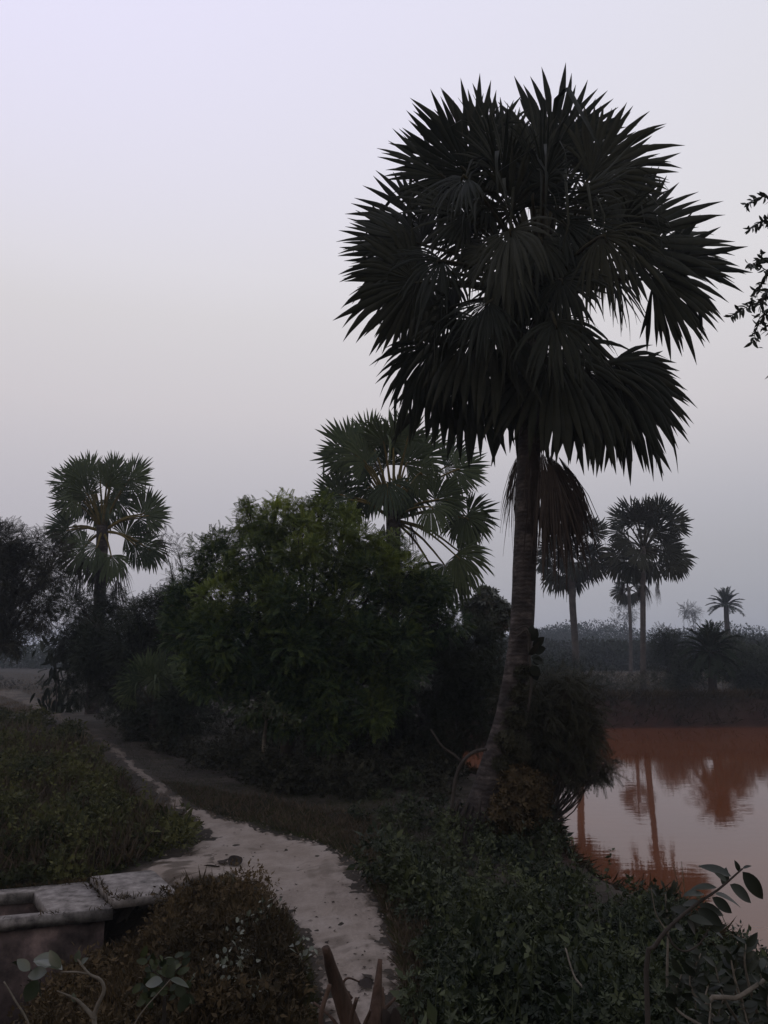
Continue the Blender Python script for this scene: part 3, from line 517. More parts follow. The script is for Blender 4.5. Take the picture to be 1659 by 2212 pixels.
# ------------------------------------------------------------------ trees
yel = np.array([P(470, 1290, 17), P(660, 1185, 17.2), P(870, 1200, 17.2), P(630, 1310, 16.9), P(590, 1090, 18)])
def tint_green(p, k):
    d = np.min(np.linalg.norm(p[:, None]-yel[None], axis=2), axis=1)
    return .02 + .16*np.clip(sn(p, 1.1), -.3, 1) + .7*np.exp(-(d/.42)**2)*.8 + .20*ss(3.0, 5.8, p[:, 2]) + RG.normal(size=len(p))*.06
LM = [lump(*a) for a in [(600, 1125, 48, 18), (535, 1130, 30, 18.3), (690, 1120, 42, 18), (640, 1170, 58, 17.6), (475, 1215, 50, 18), (545, 1210, 58, 17.5), (735, 1205, 60, 17.6), (800, 1225, 55, 18), (660, 1205, 50, 17), (870, 1250, 56, 17.6), (925, 1280, 42, 17.8), (425, 1255, 30, 18.2), (400, 1310, 42, 18.2), (395, 1370, 48, 18), (600, 1085, 20, 18.2), (680, 1088, 18, 18.2), (535, 1095, 14, 18.3), (750, 1130, 28, 18.2), (840, 1185, 30, 18.2), (480, 1165, 22, 18.4),
    (470, 1300, 62, 17), (560, 1300, 70, 17), (650, 1320, 72, 16.8), (750, 1310, 80, 17.2), (860, 1330, 72, 17.4), (930, 1350, 54, 17.8), (440, 1380, 52, 17.4), (520, 1400, 78, 16.9), (620, 1420, 82, 16.8), (730, 1410, 88, 17), (840, 1420, 78, 17.2), (560, 1500, 74, 17), (680, 1510, 84, 17), (800, 1510, 84, 17.2), (460, 1460, 60, 17.2)]]
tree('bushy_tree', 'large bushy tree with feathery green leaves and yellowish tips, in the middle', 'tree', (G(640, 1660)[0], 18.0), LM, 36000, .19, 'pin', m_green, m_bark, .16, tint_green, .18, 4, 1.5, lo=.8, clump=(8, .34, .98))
LM = [lump(*a) for a in [(960, 1390, 70, 19), (1030, 1400, 55, 19), (940, 1480, 80, 18.5), (1020, 1480, 65, 18.5), (1060, 1450, 45, 17.5), (900, 1560, 80, 18), (990, 1570, 70, 18), (1050, 1560, 45, 17.5)]]
tree('dark_tree', 'dark small-leaved tree between the bushy green tree and the tallest trunk', 'tree', (G(985, 1650)[0], 19.5), LM, 14000, .2, 'fine', m_dark, m_bark, .09, None, .1, 6, 1.0)
LM = [lump(*a) for a in [(300, 1335, 45, 26), (375, 1300, 40, 26), (220, 1345, 50, 30), (255, 1310, 36, 30), (165, 1390, 46, 30), (200, 1450, 60, 28), (265, 1470, 50, 27), (320, 1540, 60, 22.5), (400, 1540, 60, 21), (340, 1340, 70, 25), (410, 1320, 60, 24), (280, 1400, 70, 25), (380, 1420, 85, 24), (440, 1450, 70, 23), (215, 1400, 60, 26), (170, 1320, 45, 27)]]
tree('dark_tree', 'dark tree crowding in front of the leftmost fan palm', 'tree', (G(350, 1590)[0], 25.0), LM, 17000, .3, 'fine', m_dark, m_bark, .12, None, .15, 6, 1.6)
LM = [lump(*a) for a in [(20, 1170, 50, 28), (-40, 1180, 70, 28), (75, 1185, 42, 28), (110, 1240, 42, 27.5), (45, 1250, 55, 28), (-30, 1270, 90, 28), (90, 1310, 45, 27.5), (30, 1330, 50, 27.5), (-30, 1370, 60, 27.5), (130, 1190, 20, 28), (20, 1390, 32, 27)]]
tree('thorn_tree', 'thin-leaved dark thorn tree at the left edge, sky showing through', 'tree', (P(-60, 1500, 28)[0], 28.0), LM, 11000, .32, 'fine', m_dusty, m_bark, .15, None, .2, 4, 2.0, lo=.45)
LM = [lump(*a) for a in [(350, 1160, 30, 30), (385, 1190, 34, 30), (375, 1240, 30, 30)]]
tree('wispy_tree', 'wispy nearly bare tree against the sky beside the leftmost fan palm', 'tree', (P(380, 1500, 30)[0], 30.0), LM, 90, .4, 'fine', m_dusty, m_bark, .07, None, .1, 10, 4.0, lo=.3)
LM = [lump(*a) for a in [(1050, 1308, 36, 26), (1020, 1320, 28, 26), (1085, 1325, 30, 26), (1050, 1350, 40, 26)]]
tree('pale_leaved_tree', 'small tree with pale glinting leaves behind the tallest trunk, left side', 'tree', (P(1050, 1500, 24)[0]-1.6, 27.0), LM, 1500, .2, 'whorl', m_silver, m_bark, .08, None, .1, 5, 1.6, lo=.3)
LM = [lump(*a) for a in [(575, 1520, 30, 15.5), (620, 1550, 26, 15.2), (540, 1535, 24, 15.6)]]
tree('pale_stemmed_sapling', 'sapling with a thin pale forked stem under the bushy green tree', 'tree', (G(572, 1690)[0], G(572, 1690)[1]), LM, 260, .12, 'leaf', m_mid, m_pale, .045, None, .35, 5, 1.3, lo=.4)
# bush hanging over the water at the foot of the tall palm
LM = [lump(*a) for a in [(1185, 1500, 55, 12.9), (1130, 1520, 50, 12.7), (1235, 1530, 50, 13), (1150, 1580, 58, 12.6), (1215, 1590, 58, 12.9), (1260, 1590, 40, 13), (1180, 1640, 38, 12.8), (1255, 1640, 42, 13), (1290, 1655, 30, 13), (1225, 1670, 30, 12.9), (1120, 1620, 45, 12.5), (1100, 1690, 35, 12.3)]]
shrub('overhanging_bush', 'drooping olive-green bush leaning over the pond right of the tallest trunk', (2.2, 12.6), clumpify(LM, 6, .4, .95), 8500, .17, 'fine', m_dusty, m_bark, .03, droop=.8)
LM = [lump(*a) for a in [(1120, 1700, 40, 11.7), (1150, 1735, 36, 11.6), (1165, 1700, 25, 12), (1100, 1760, 45, 11.5)]]
shrub('brown_shrub', 'sparse shrub with pale brownish leaves at the foot of the tallest trunk', (P(1125, 1780, 11.8)[0], 11.8), LM, 1100, .09, 'whorl', m_brown, m_bark, .02, lo=.3)
# dark lobed plant growing on the trunk
t = thing('climbing_plant', 'dark lobed climber clinging to the right side of the tallest trunk', 'climbing plant', P(1150, 1450, 11.9)); vb = []
for x_, y_, a_, s_ in [(1148, 1385, 60, 30), (1150, 1395, 30, 32), (1150, 1405, 5, 30), (1148, 1420, -20, 30), (1150, 1430, 10, 24), (1145, 1440, -40, 30), (1148, 1370, 85, 20), (1150, 1445, -70, 28), (1140, 1415, 40, 38)]:
    ax = RT*math.cos(R(a_)) + UP*math.sin(R(a_)); vb.append(inst(BL*[1.6, 1, 1], BL_F, P(x_, y_, 11.72+RG.uniform(-.05, .1)), ax, -FW+RG.normal(size=3)*.4, s_*M(1400, 12), .1))
mk('leaves', vb, m_palm, t); mk('foliage', [foliage([lump(a_, b_, c_, 11.85) for a_, b_, c_ in [(1128, 1455, 16), (1122, 1500, 20), (1112, 1550, 22), (1098, 1600, 24), (1085, 1650, 20), (1120, 1620, 20)]], 1500, .07, 'whorl', None, .4)], m_dusty, t); mk('stem', [tube(spline([P(1118, 1375, 11.75), P(1140, 1362, 11.7), P(1143, 1410, 11.72), P(1148, 1470, 11.72), P(1140, 1540, 11.7)], 16), .018, 6), tube(spline([P(1110, 1362, 11.75), P(1135, 1352, 11.7), P(1148, 1365, 11.75)], 10), .012, 6)], m_bark, t)
# banana-like ragged shrub under the left palm
t = thing('ragged_plant', 'ragged broad-leaved plant at the edge of the field below the leftmost palm', 'plant', [P(135, 1500, 34)[0], 34, 0]); vb = []
for i in range(150):
    x_, y_ = RG.normal()*26 + 132, RG.uniform(1370, 1545); vb.append(inst(BL*[.6, 1, 1], BL_F, P(x_, y_, 34+RG.uniform(-.5, .5)), RG.normal(size=3)*.5+[0, 0, -1], RG.normal(size=3), RG.uniform(.3, .75), .2))
mk('leaves', vb, m_dark, t); mk('stem', [tube([P(x_, 1560, 34), P(x_+3, 1480, 34), P(x_+RG.uniform(-8, 8), 1400, 34)], [.03, .025, .01], 7) for x_ in (120, 145)], m_bark, t)
# leaves of the tree entering at the upper right
D7 = 9.0; tbx = P(1900, 1700, D7)[0]; t = thing('roadside_tree', 'tree mostly outside the frame, leafy twigs entering at the upper right edge', 'tree', [tbx, D7+.5, H1(tbx, D7+.5)])
b7 = np.array([tbx, D7+.5, H1(tbx, D7+.5)]); tr = [tube(spline([b7-[0, 0, .2], b7+[-.1, 0, 2.5], P(1880, 800, D7)], 14), np.linspace(.14, .07, 14), 10, jit=.05)]
LM = [lump(1850, 500, 150, D7), lump(1800, 700, 120, D7), lump(1950, 650, 180, D7, dd=.6)]
tr += limbs(P(1890, 950, D7), LM, .06, 4, .3); lf = [foliage(LM, 1500, .12, 'leaf', None, .3)]
for pts_ in [[(1800, 620), (1690, 600), (1640, 575), (1618, 570)], [(1800, 650), (1690, 640), (1620, 660), (1578, 684)], [(1800, 640), (1680, 660), (1640, 700), (1626, 738)], [(1760, 600), (1665, 590), (1640, 620), (1622, 650)], [(1780, 460), (1680, 440), (1650, 425), (1612, 440)], [(1780, 480), (1680, 480), (1650, 478), (1618, 496)], [(1790, 640), (1680, 620), (1650, 640), (1640, 690)], [(1790, 600), (1700, 560), (1660, 560), (1640, 560)]]:
    sp = spline([P(a, b_, D7+RG.uniform(-.2, .2)) for a, b_ in pts_], 26); tr.append(tube(sp, np.linspace(.012, .003, 26), 5)); k = np.arange(5, 26)
    for s in (-1, 1):
        tg = nrm(np.gradient(sp, axis=0))[k]; n = len(k); dd = nrm(tg*.5 + np.cross(tg, [0, 1., 0])*s*.6 + RG.normal(size=(n, 3))*.4 + [0, 0, -.35]); lf.append(inst(BL, BL_F, sp[k], dd, RG.normal(size=(n, 3)), RG.uniform(.07, .12, n), RG.uniform(.2, .6, n), .8))
mk('trunk', tr, m_bark, t, smooth=True); mk('crown', lf, m_near, t)
# ------------------------------------------------------------------ undergrowth
def inpoly(px, py, poly): return sdf(px, py, poly) < 0
def scatter(poly, n):
    poly = np.array(poly, float); lo, hi = poly.min(0), poly.max(0); o = np.zeros((0, 2))
    while len(o) < n:
        q = RG.uniform(lo, hi, (n*2, 2)); o = np.concatenate([o, q[inpoly(q[:, 0], q[:, 1], poly)]])
    o = o[:n]; g = np.array([G(a, b_) for a, b_ in o]); g[:, 2] = H(g[:, 0], g[:, 1]); return g
def clear_of_path(g, m=0.):
    poly = [tuple(p[:2]) for p in Lp[::12]] + [tuple(p[:2]) for p in Rp[::-12]]; return g[sdf(g[:, 0], g[:, 1], poly) > m]
def blades(poly, n, hgt, wd, tint, lean=.5, clear=0., keep=None):
    g = scatter(poly, n); g = clear_of_path(g, clear); g = g[sdf(g[:, 0], g[:, 1], POND) > -.1]; n = len(g)
    d = RG.normal(size=(n, 3))*lean*[1, 1, .2] + [0, 0, 1]; return inst(LEAF, LEAF_F, g - [0, 0, .01], d, RG.normal(size=(n, 3)), hgt*RG.uniform(.5, 1.3, n), np.clip(tint(g) + RG.normal(size=n)*.15, 0, 1), wd)
def patch(name, label, poly, nl, rr, n, size, tmpl, m, tint=None, cat=None, lift=.3, lo=.55, droop=0, clear=.1, pond=.1, zs=.8, extra=None):
    g = scatter(poly, nl); g = clear_of_path(g, clear + rr[0]*.5); g = g[sdf(g[:, 0], g[:, 1], POND) > .0]
    lm = []
    for p in g:
        r = RG.uniform(*rr)*(1 if p[1] < 14 else 1.15)*float(np.clip(1 + .75*sn(p[:2], 1.1), .35, 1.7)); lm.append((p + [0, 0, r*lift], (r, r, r*zs)))
    lm = clumpify(lm, 3, .5, .8); a = foliage(lm, n, size, tmpl, tint, droop, lo); b_ = foliage(lm, n, size*1.1, 'leaf', tint, droop, lo); b_ = (b_[0], b_[1], np.clip(b_[2] + np.repeat(RG.normal(size=len(b_[2])//5)*.3, 5), 0, 1)); c_ = foliage(lm[::5], n//6, size*2.2, 'leaf', tint, droop, .8)
    st_ = []
    for p in g[::4]: st_.append(tube(spline([p, p + [RG.normal()*.06, RG.normal()*.06, rr[1]*.9], p + [RG.normal()*.15, RG.normal()*.15, rr[1]*RG.uniform(1.3, 2)]], 6), np.linspace(.006, .002, 6), 4))
    return tag(mk(name, [a, b_, c_] + st_ + (extra or []), m), label, kind='stuff')
patch('undergrowth', 'dense leafy dark green undergrowth between the path and the pond', [(760, 1700), (930, 1690), (1010, 1760), (1170, 1740), (1265, 1925), (1470, 1985), (1560, 2065), (1650, 2180), (1800, 2420), (980, 2420), (930, 2180), (900, 2000), (850, 1880), (770, 1800)], 430, (.10, .34), 42000, .05, 'whorl', m_mid, lambda p, k: .28 + .3*sn(p, 1.6) + .3*sn(p, .6) + RG.normal(size=len(p))*.18, droop=.0)
patch('undergrowth', 'dark thicket undergrowth under the trees right of the narrowing path', [(-60, 1478), (300, 1475), (560, 1560), (900, 1600), (1000, 1650), (960, 1740), (800, 1730), (640, 1720), (520, 1700), (420, 1660), (330, 1640), (250, 1590), (180, 1540), (130, 1510)], 420, (.2, .5), 34000, .07, 'whorl', m_dusty, lambda p, k: .15 + .25*sn(p, 1.2) + RG.normal(size=len(p))*.15)
patch('weeds', 'green and brown weeds on the bank left of the path', [(-150, 1560), (60, 1560), (140, 1600), (215, 1660), (290, 1730), (370, 1790), (400, 1815), (330, 1850), (180, 1885), (-150, 1905)], 620, (.10, .28), 34000, .055, 'whorl', m_weed, lambda p, k: .38 + .4*sn(p, .9) + .3*sn(p, 2.3) + RG.normal(size=len(p))*.18)
tag(mk('grass', [blades([(200, 1590), (520, 1700), (760, 1720), (960, 1760), (1010, 1850), (1050, 2300), (860, 2300), (850, 1990), (760, 1840), (600, 1790), (400, 1740), (290, 1690)], 60000, .06, .12, lambda g: .15 + .2*sn(g[:, :2], 1.3), .9, -.02), blades([(380, 1690), (520, 1720), (700, 1760), (800, 1850), (860, 1960), (960, 2080), (1010, 2300), (880, 2300), (860, 2050), (770, 1860), (640, 1800), (440, 1770), (330, 1700)], 30000, .07, .12, lambda g: .3 + .2*sn(g[:, :2], 1.3), .9, -.04),
     blades([(500, 1850), (620, 1960), (670, 2100), (700, 2300), (640, 2300), (600, 2100), (540, 1990), (470, 1930)], 9000, .07, .12, lambda g: .5+.2*sn(g[:, :2], 1.3), .9, -.05)], m_weed), 'short trampled grass along both edges of the path', kind='stuff')
# brown grassy mound left of the path
g0 = RG.uniform([-4.5, 3.6], [-.5, 9.4], (40000, 2)); dd = sdf(g0[:, 0], g0[:, 1], DITCH); g0 = g0[(dd > -.9) & (dd < 2.4)]
g0 = np.concatenate([g0, H(g0[:, 0], g0[:, 1])[:, None]], 1); g0 = clear_of_path(g0, .06); g0 = g0[~((g0[:, 0] < -2.3) & (g0[:, 1] > 8.7))]; n = len(g0)
gl = [(p + [0, 0, .08], (r, r, r*.9)) for p, r in zip(g0[::60], RG.uniform(.05, .21, len(g0[::60]))*(1 + .6*sn(g0[::60, :2], 1.7)) + .03)]
gl = [l for l in gl if not (l[0][0] < -2.5 and l[0][1] > 8.3)]
tn = lambda p, k: np.clip(.4 + .45*sn(p, 1.1) + RG.normal(size=len(p))*.15, 0, 1)
tag(mk('dry_grass', [inst(LEAF, LEAF_F, g0, RG.normal(size=(n, 3))*[.55, .55, .2] + [0, 0, 1], RG.normal(size=(n, 3)), .17*RG.uniform(.5, 1.4, n), np.clip(.4+.4*sn(g0, 1.2)+RG.normal(size=n)*.15, 0, 1), .12), foliage(clumpify(gl, 3, .5, .8), 15000, .045, 'whorl', tn), foliage(gl, 22000, .055, 'leaf', tn), blades([(430, 1900), (560, 1960), (620, 2060), (650, 2212), (650, 2400), (250, 2400), (330, 2100), (330, 1960)], 4000, .22, .06, lambda g: .5, .8)], m_brown), 'brownish dry grass and weeds on the slope beside the culvert', kind='stuff')
gp = scatter([(520, 1960), (650, 2060), (680, 2212), (560, 2212), (440, 2180), (470, 2080)], 9)
for i_, p in enumerate(gp):
    t = thing('pale_weed', 'small weed with pale curled leaves in the brown grass left of the path', 'weed', p, 'pale weeds beside the path')
    u = RG.normal(size=(16, 3))*[.06, .06, .05] + [0, 0, .22]; n = 16
    mk('leaves', [inst(BL*[1.3, 1, 1], BL_F, p + u, RG.normal(size=(n, 3)) + [0, 0, .3], RG.normal(size=(n, 3))*.5 + [0, 0, 1], RG.uniform(.03, .065, n), RG.uniform(.2, 1, n))], m_silver, t)
    mk('stem', [tube(spline([p - [0, 0, .03], p + [RG.normal()*.02, RG.normal()*.02, .14], p + [RG.normal()*.04, RG.normal()*.04, .26]], 6), np.linspace(.005, .002, 6), 5)], m_dry, t)
gl_ = np.concatenate([scatter([(400, 1740), (640, 1800), (800, 1860), (880, 2000), (930, 2250), (680, 2250), (600, 2020), (420, 1860)], 230)]); n = len(gl_)
kp = RG.random(n) < .75; gl_ = gl_[kp]; n = len(gl_)
tag(mk('leaf_litter', [inst(LEAF, LEAF_F, gl_ + [0, 0, .02], RG.normal(size=(n, 3))*[1, 1, .12], RG.normal(size=(n, 3))*.4 + [0, 0, 1], RG.uniform(.02, .055, n), RG.uniform(0, 1, n), 1.3)], m_dead), 'small dry leaves and twigs scattered on the path', kind='stuff')
# field stubble, far left and far right
for nm_, lb_, po_, m_, nn_, hh_ in [('weeds', 'taller wispy sprigs rising from the bank left of the path', [(-100, 1590), (120, 1620), (250, 1720), (340, 1790), (200, 1860), (-100, 1890)], m_weed, 260, .42), ('weeds', 'taller leafy sprigs rising from the undergrowth by the pond', [(880, 1800), (1150, 1780), (1280, 1900), (1480, 2000), (1600, 2200), (1000, 2250), (930, 2050)], m_mid, 260, .38)]:
    g = clear_of_path(scatter(po_, nn_), .3); sp_ = []
    for p in g:
        h_ = hh_*RG.uniform(.6, 1.4); e_ = p + [RG.normal()*.1, RG.normal()*.1, h_]; ln = spline([p, (p+e_)/2 + RG.normal(size=3)*.03, e_], 9); sp_.append(tube(ln, np.linspace(.004, .0015, 9), 4))
        kk = np.arange(3, 9).repeat(2); n = len(kk); sp_.append(inst(LEAF, LEAF_F, ln[kk], RG.normal(size=(n, 3)) + [0, 0, .5], RG.normal(size=(n, 3)), RG.uniform(.025, .06, n)*(1.3 if nm_ == 'weeds' else 1), RG.uniform(0, 1), 1.2))
    tag(mk(nm_, sp_, m_), lb_, kind='stuff')
tag(mk('field_grass', [blades([(-120, 1452), (140, 1452), (160, 1500), (100, 1540), (-120, 1560)], 16000, .16, .25, lambda g: .5, .7)], m_dry), 'pale dry grass on the open field at the left', kind='stuff')
g = np.stack([RG.uniform(14, 60, 14000), RG.uniform(51, 100, 14000)], 1); g = np.concatenate([g, H(g[:, 0], g[:, 1])[:, None]], 1); n = len(g)
tag(mk('field_grass', [inst(LEAF, LEAF_F, g, RG.normal(size=(n, 3))*.6 + [0, 0, .8], RG.normal(size=(n, 3)), RG.uniform(.15, .3, n), RG.uniform(.5, 1, n), .4)], m_dry), 'pale stubble on the open ground beyond the pond', kind='stuff')
t_ = RG.uniform(0, 1, 14000); yy = 6.5 + 13*t_; xx = np.interp(yy, [6, 8.5, 10.2, 11.5, 13.5, 16.5, 18, 20], [3.15, 3.25, 3.1, 2.75, 2.75, 3.1, 2.6, 1.7]) + RG.uniform(-.35, .42, len(t_)); zz = H(xx, yy); k = zz > WATER - .02; g = np.stack([xx, yy, zz], 1)[k]; n = len(g)
tag(mk('bank_grass', [inst(LEAF, LEAF_F, g, RG.normal(size=(n, 3))*[.5, .5, .4] + [.5, 0, -.1], RG.normal(size=(n, 3)), RG.uniform(.08, .3, n), np.clip(.15+.25*sn(g, .9), 0, 1), .18)], m_brown), 'tangled dark grass and rootlets hanging over the near pond bank', kind='stuff')
# far bank of the pond
fx = RG.uniform(6, 60, 15000); fy = np.interp(fx, [6, 10, 16, 26, 40, 60], [40, 44.2, 45, 45.4, 46, 44.5]) + RG.uniform(-.35, 1.8, len(fx)); fz = H(fx, fy); k = fz > WATER; g = np.stack([fx, fy, fz], 1)[k]; n = len(g)
tag(mk('bank_grass', [inst(LEAF, LEAF_F, g, RG.normal(size=(n, 3))*[.5, .5, .3] + [0, -.4, .6], RG.normal(size=(n, 3)), RG.uniform(.25, .7, n), np.clip(.3+.3*sn(g, .4), 0, 1), .2)], m_brown), 'dry reddish grass hanging down the far bank of the pond', kind='stuff')
def lumps_on(xy, r, lift=.4, zs=.9): return [(np.array([x_, y_, H1(x_, y_) + rr*lift]), (rr*1.2, rr, rr*zs)) for (x_, y_), rr in zip(xy, r)]
n = 60; bx = RG.uniform(4, 15.5, n); by = np.interp(bx, [4, 6.5, 10, 16], [36, 40.5, 45, 46.2]) + RG.uniform(.5, 4, n)
tag(mk('bank_scrub', [foliage(lumps_on(zip(bx, by), RG.uniform(.5, 1.25, n)), 9000, .26, 'fine', m_dusty and None, .2)], m_dusty), 'dense scrub on the far bank behind the overhanging bush', kind='stuff')
n = 40; bx = RG.uniform(15, 60, n); by = 47 + RG.uniform(0, 3, n)
tag(mk('bank_scrub', [foliage(lumps_on(zip(bx, by), RG.uniform(.2, .55, n)), 4000, .16, 'fine', None, .2)], m_dusty), 'low patchy scrub along the top of the far bank', kind='stuff')
n = 40; bx = RG.uniform(3, 12.5, n); by = np.interp(bx, [3, 6.5, 10, 17], [37, 43, 47.5, 49]) + RG.uniform(.5, 8, n)
tag(mk('bank_scrub', [foliage(clumpify(lumps_on(zip(bx, by), RG.uniform(.8, 1.7, n), .55)), 18000, .3, 'fine', None, .15)], m_dark), 'taller dark scrub behind the far bank left of the palm trunks', kind='stuff')
# middle-distance trees on the right
def far_tree(label, px, topy, r, d, m=None, n=1500, name='round_tree', size=.36, group='trees beyond the pond', tm='fine', lo=.5):
    c = P(px, topy+r, d); mp = M(topy, d)*r; h = c[2]; L = [(c, (mp*.8, mp*.8, mp*.75))]
    for i in range(7): a = RG.uniform(0, 6.28); L.append((c + np.array([math.cos(a)*mp*.7, math.sin(a)*mp*.6, RG.uniform(-.9, .35)*mp]), (mp*.5,)*3))
    tree(name, label, 'tree', (c[0], d), L, n, size, tm, m or m_dark, m_bark, .15, None, .1, 2, max(.6, h*.35), group=group, lo=lo)
far_tree('rounded dark tree right of the withered-skirt palm across the pond', 1440, 1342, 52, 62, n=4500)
far_tree('bushy green tree directly behind the stout feather palm', 1590, 1352, 54, 57, m_mid, n=4500)
far_tree('dark tree at the right edge of the photo beyond the pond', 1650, 1385, 64, 54, n=4500)
far_tree('low rounded tree at the left foot of the stout feather palm', 1478, 1405, 40, 56, n=3000)
far_tree('pale hazy thinly leaved tree above the far treeline, behind the small thin palm', 1345, 1290, 28, 210, m_dusty, 320, 'hazy_tree', 1.2, None, lo=.2)
far_tree('pale hazy tree above the treeline, left of the distant feather palm', 1490, 1302, 20, 210, m_dusty, 320, 'hazy_tree', 1.2, None, lo=.3)
# treelines
def treeline(name, label, x0, x1, dfun, hmin, hmax, n, nf, size, m, rr=(3, 6)):
    L = []
    for i in range(n):
        x_ = RG.uniform(x0, x1); d = dfun(x_) + RG.uniform(-8, 14); h = hmin + (hmax-hmin)*(.5+.5*math.sin(x_*.11+1)*math.sin(x_*.037))*RG.uniform(.6, 1.1); r = RG.uniform(*rr)
        L.append((np.array([x_, d, max(h-r*.7, r*.3)]), (r*1.2, r, r*.75))); L.append((np.array([x_+RG.uniform(-3, 3), d-RG.uniform(0, 3), h*.35]), (r*1.2, r, h*.45)))
    tag(mk(name, [foliage(L, nf, size, 'chip', None, .1)], m), label, kind='stuff')
treeline('far_woods', 'hazy line of far woods along the horizon', -240, 240, lambda x_: 235, 6.5, 11.5, 230, 260000, .55, m_far)
treeline('distant_woods', 'nearer dark band of woods beyond the pond field', 18, 110, lambda x_: 120, 3.6, 5.2, 110, 130000, .36, m_dark, (1.5, 2.8))
treeline('distant_woods', 'dim woods edge beyond the left field', -110, 18, lambda x_: 128, 3.4, 5.2, 90, 80000, .4, m_far, (1.8, 3.2))
tag(mk('dry_grass', [blades([(-120, 1580), (140, 1610), (300, 1740), (400, 1800), (300, 1860), (-120, 1895)], 9000, .34, .035, lambda g: .5 + .4*sn(g[:, :2], 1.1), .5), blades([(330, 1690), (560, 1725), (800, 1770), (900, 1900), (970, 2100), (1000, 2300), (900, 2300), (850, 2000), (770, 1850), (620, 1790), (430, 1760)], 9000, .15, .06, lambda g: .4, .8, -.05)], m_dry), 'thin dry grass stalks among the weeds and along the path verge', kind='stuff')
# ------------------------------------------------------------------ culvert
def prism(top, z0, bot=None):
    """slab under a 4-sided top outline, slightly worn edges"""
    top = np.array(top, float); c = top.mean(0); b = .012; n = len(top)
    r0 = top + nrm(c-top)*b; r1 = top - [0, 0, b]; r2 = np.array([[p[0], p[1], z0] for p in top]); V = np.concatenate([r0, r1, r2])
    Fq = [tuple(range(n))] if n == 4 else []
    for s in (0, n):
        for i in range(n): j = (i+1) % n; Fq.append((s+i, s+n+i, s+n+j, s+j))
    Fq.append((2*n, 2*n+3, 2*n+2, 2*n+1)); return (V, np.array(Fq))
zc = -.12
def gz(x_, y_, z): p = G(x_, y_, z); return np.array([p[0], p[1], z])
A0, A1, A2, A3 = gz(-160, 1936, zc), gz(188, 1904, zc), gz(245, 1961, zc), gz(-160, 2004, zc)
t = thing('culvert', 'weathered concrete culvert box with an open slot in its top, at left', 'culvert', [A2[0]-1, A2[1], -1.4])
hb0, hb1, hf1, hf0 = gz(-120, 1942, zc), gz(73, 1926, zc), gz(104, 1969, zc), gz(-120, 1989, zc)
def ip(a, b_, u): return a + (b_-a)*u
mk('cover_slab', [prism([hb1, A1, A2, hf1], zc-.12), prism([A0, A1*1, hb1, hb0], zc-.12) if False else prism([A0, ip(A0, A1, .70), hb1, hb0], zc-.12), prism([hf0, hf1, A2, A3], zc-.12), prism([ip(A0, A1, .70), A1, hb1*1, hb1*1 + [-.001, 0, 0]], zc-.12)], m_conc, t)
fr = A2 - A3; fn = nrm(np.array([fr[1], -fr[0], 0])); B2, B3 = A2 - fn*.05 - nrm(fr)*.08, A3 - fn*.05
bk = A1 - A0; B1, B0 = A1 + fn*.05, A0 + fn*.05
def wall_(a, b_, th, z1, z0, nrm_):
    a, b_ = a.copy(), b_.copy(); a[2] = b_[2] = z1; return prism([a, b_, b_ - nrm_*th, a - nrm_*th], z0)
mk('front_wall', [wall_(B3, B2, .14, zc-.121, -2.0, fn)], m_plaster, t); mk('back_wall', [wall_(B0, B1, -.14, zc-.121, -2.0, fn)], m_plaster, t)
sd = nrm(A2-A1); sn_ = np.array([sd[1], -sd[0], 0]); E1, E2 = A1 + sn_*.08 + fn*.2, A2 + sn_*.08 - fn*.2
mk('end_wall', [wall_(E1, E2, .12, zc-.121, -2.0, sn_ if sn_[0] > 0 else -sn_)], m_plaster, t)
zs = -.03; S = [gz(195, 1893, zs), gz(330, 1878, zs), gz(385, 1928, zs), gz(247, 1944, zs)]
tag(mk('stone_slab', [prism(S, zs-.09)], m_conc), 'raised flat concrete step slab linking the culvert to the path', 'slab')
tf = []
for a, b_, k_ in [(A1, A2, 26), (S[0], S[3], 22), (S[3], S[2], 26), (A0, A1, 70), (A3, A2, 14)]:
    for _ in range(k_):
        p = a + (b_-a)*RG.random(); n = int(RG.integers(2, 9)); tf.append(inst(LEAF, LEAF_F, np.repeat(p[None], n, 0) + RG.normal(size=(n, 3))*[.03, .03, .004], RG.normal(size=(n, 3))*[.7, .7, .3] + [0, 0, .8], RG.normal(size=(n, 3)), RG.uniform(.02, .09, n), RG.uniform(0, .8, n), .35))
tag(mk('weeds', tf, m_brown), 'small weeds growing in the joints and edges of the concrete culvert', kind='stuff')
# ------------------------------------------------------------------ close plants and litter
def stemmed(name, label, cat, stems, leaves, sm, lm, base, wd=1., extra=None):
    t = thing(name, label, cat, base)
    mk('stems', [tube(spline([P(a, b_, d) for a, b_, d in pts], 18), np.linspace(r0, r1, 18), 7, jit=.04) for pts, r0, r1 in stems], sm, t, smooth=True)
    vb = []
    for x_, y_, d, a_, L_, k_ in leaves:
        ax = RT*math.cos(R(a_)) + UP*math.sin(R(a_)) + FW*k_; vb.append(inst(BL, BL_F, P(x_, y_, d), ax, -FW*.6 + UP*.6 + RG.normal(size=3)*.45, L_*M(y_, d), RG.uniform(0, .6), wd))
    mk('leaves', vb + (extra or []), lm, t, smooth=True); return t
def Q(cx, cy): return (cx*.3465 + 1084.4, cy*.3465 + 1626.6)
def q3(cx, cy, d): return (*Q(cx, cy), d)
SB = [q3(900, 1400, 4.2), q3(960, 1200, 4.2), q3(1040, 1090, 4.2), q3(1200, 950, 4.2), q3(1350, 850, 4.2), q3(1500, 720, 4.2)]
lvs = []
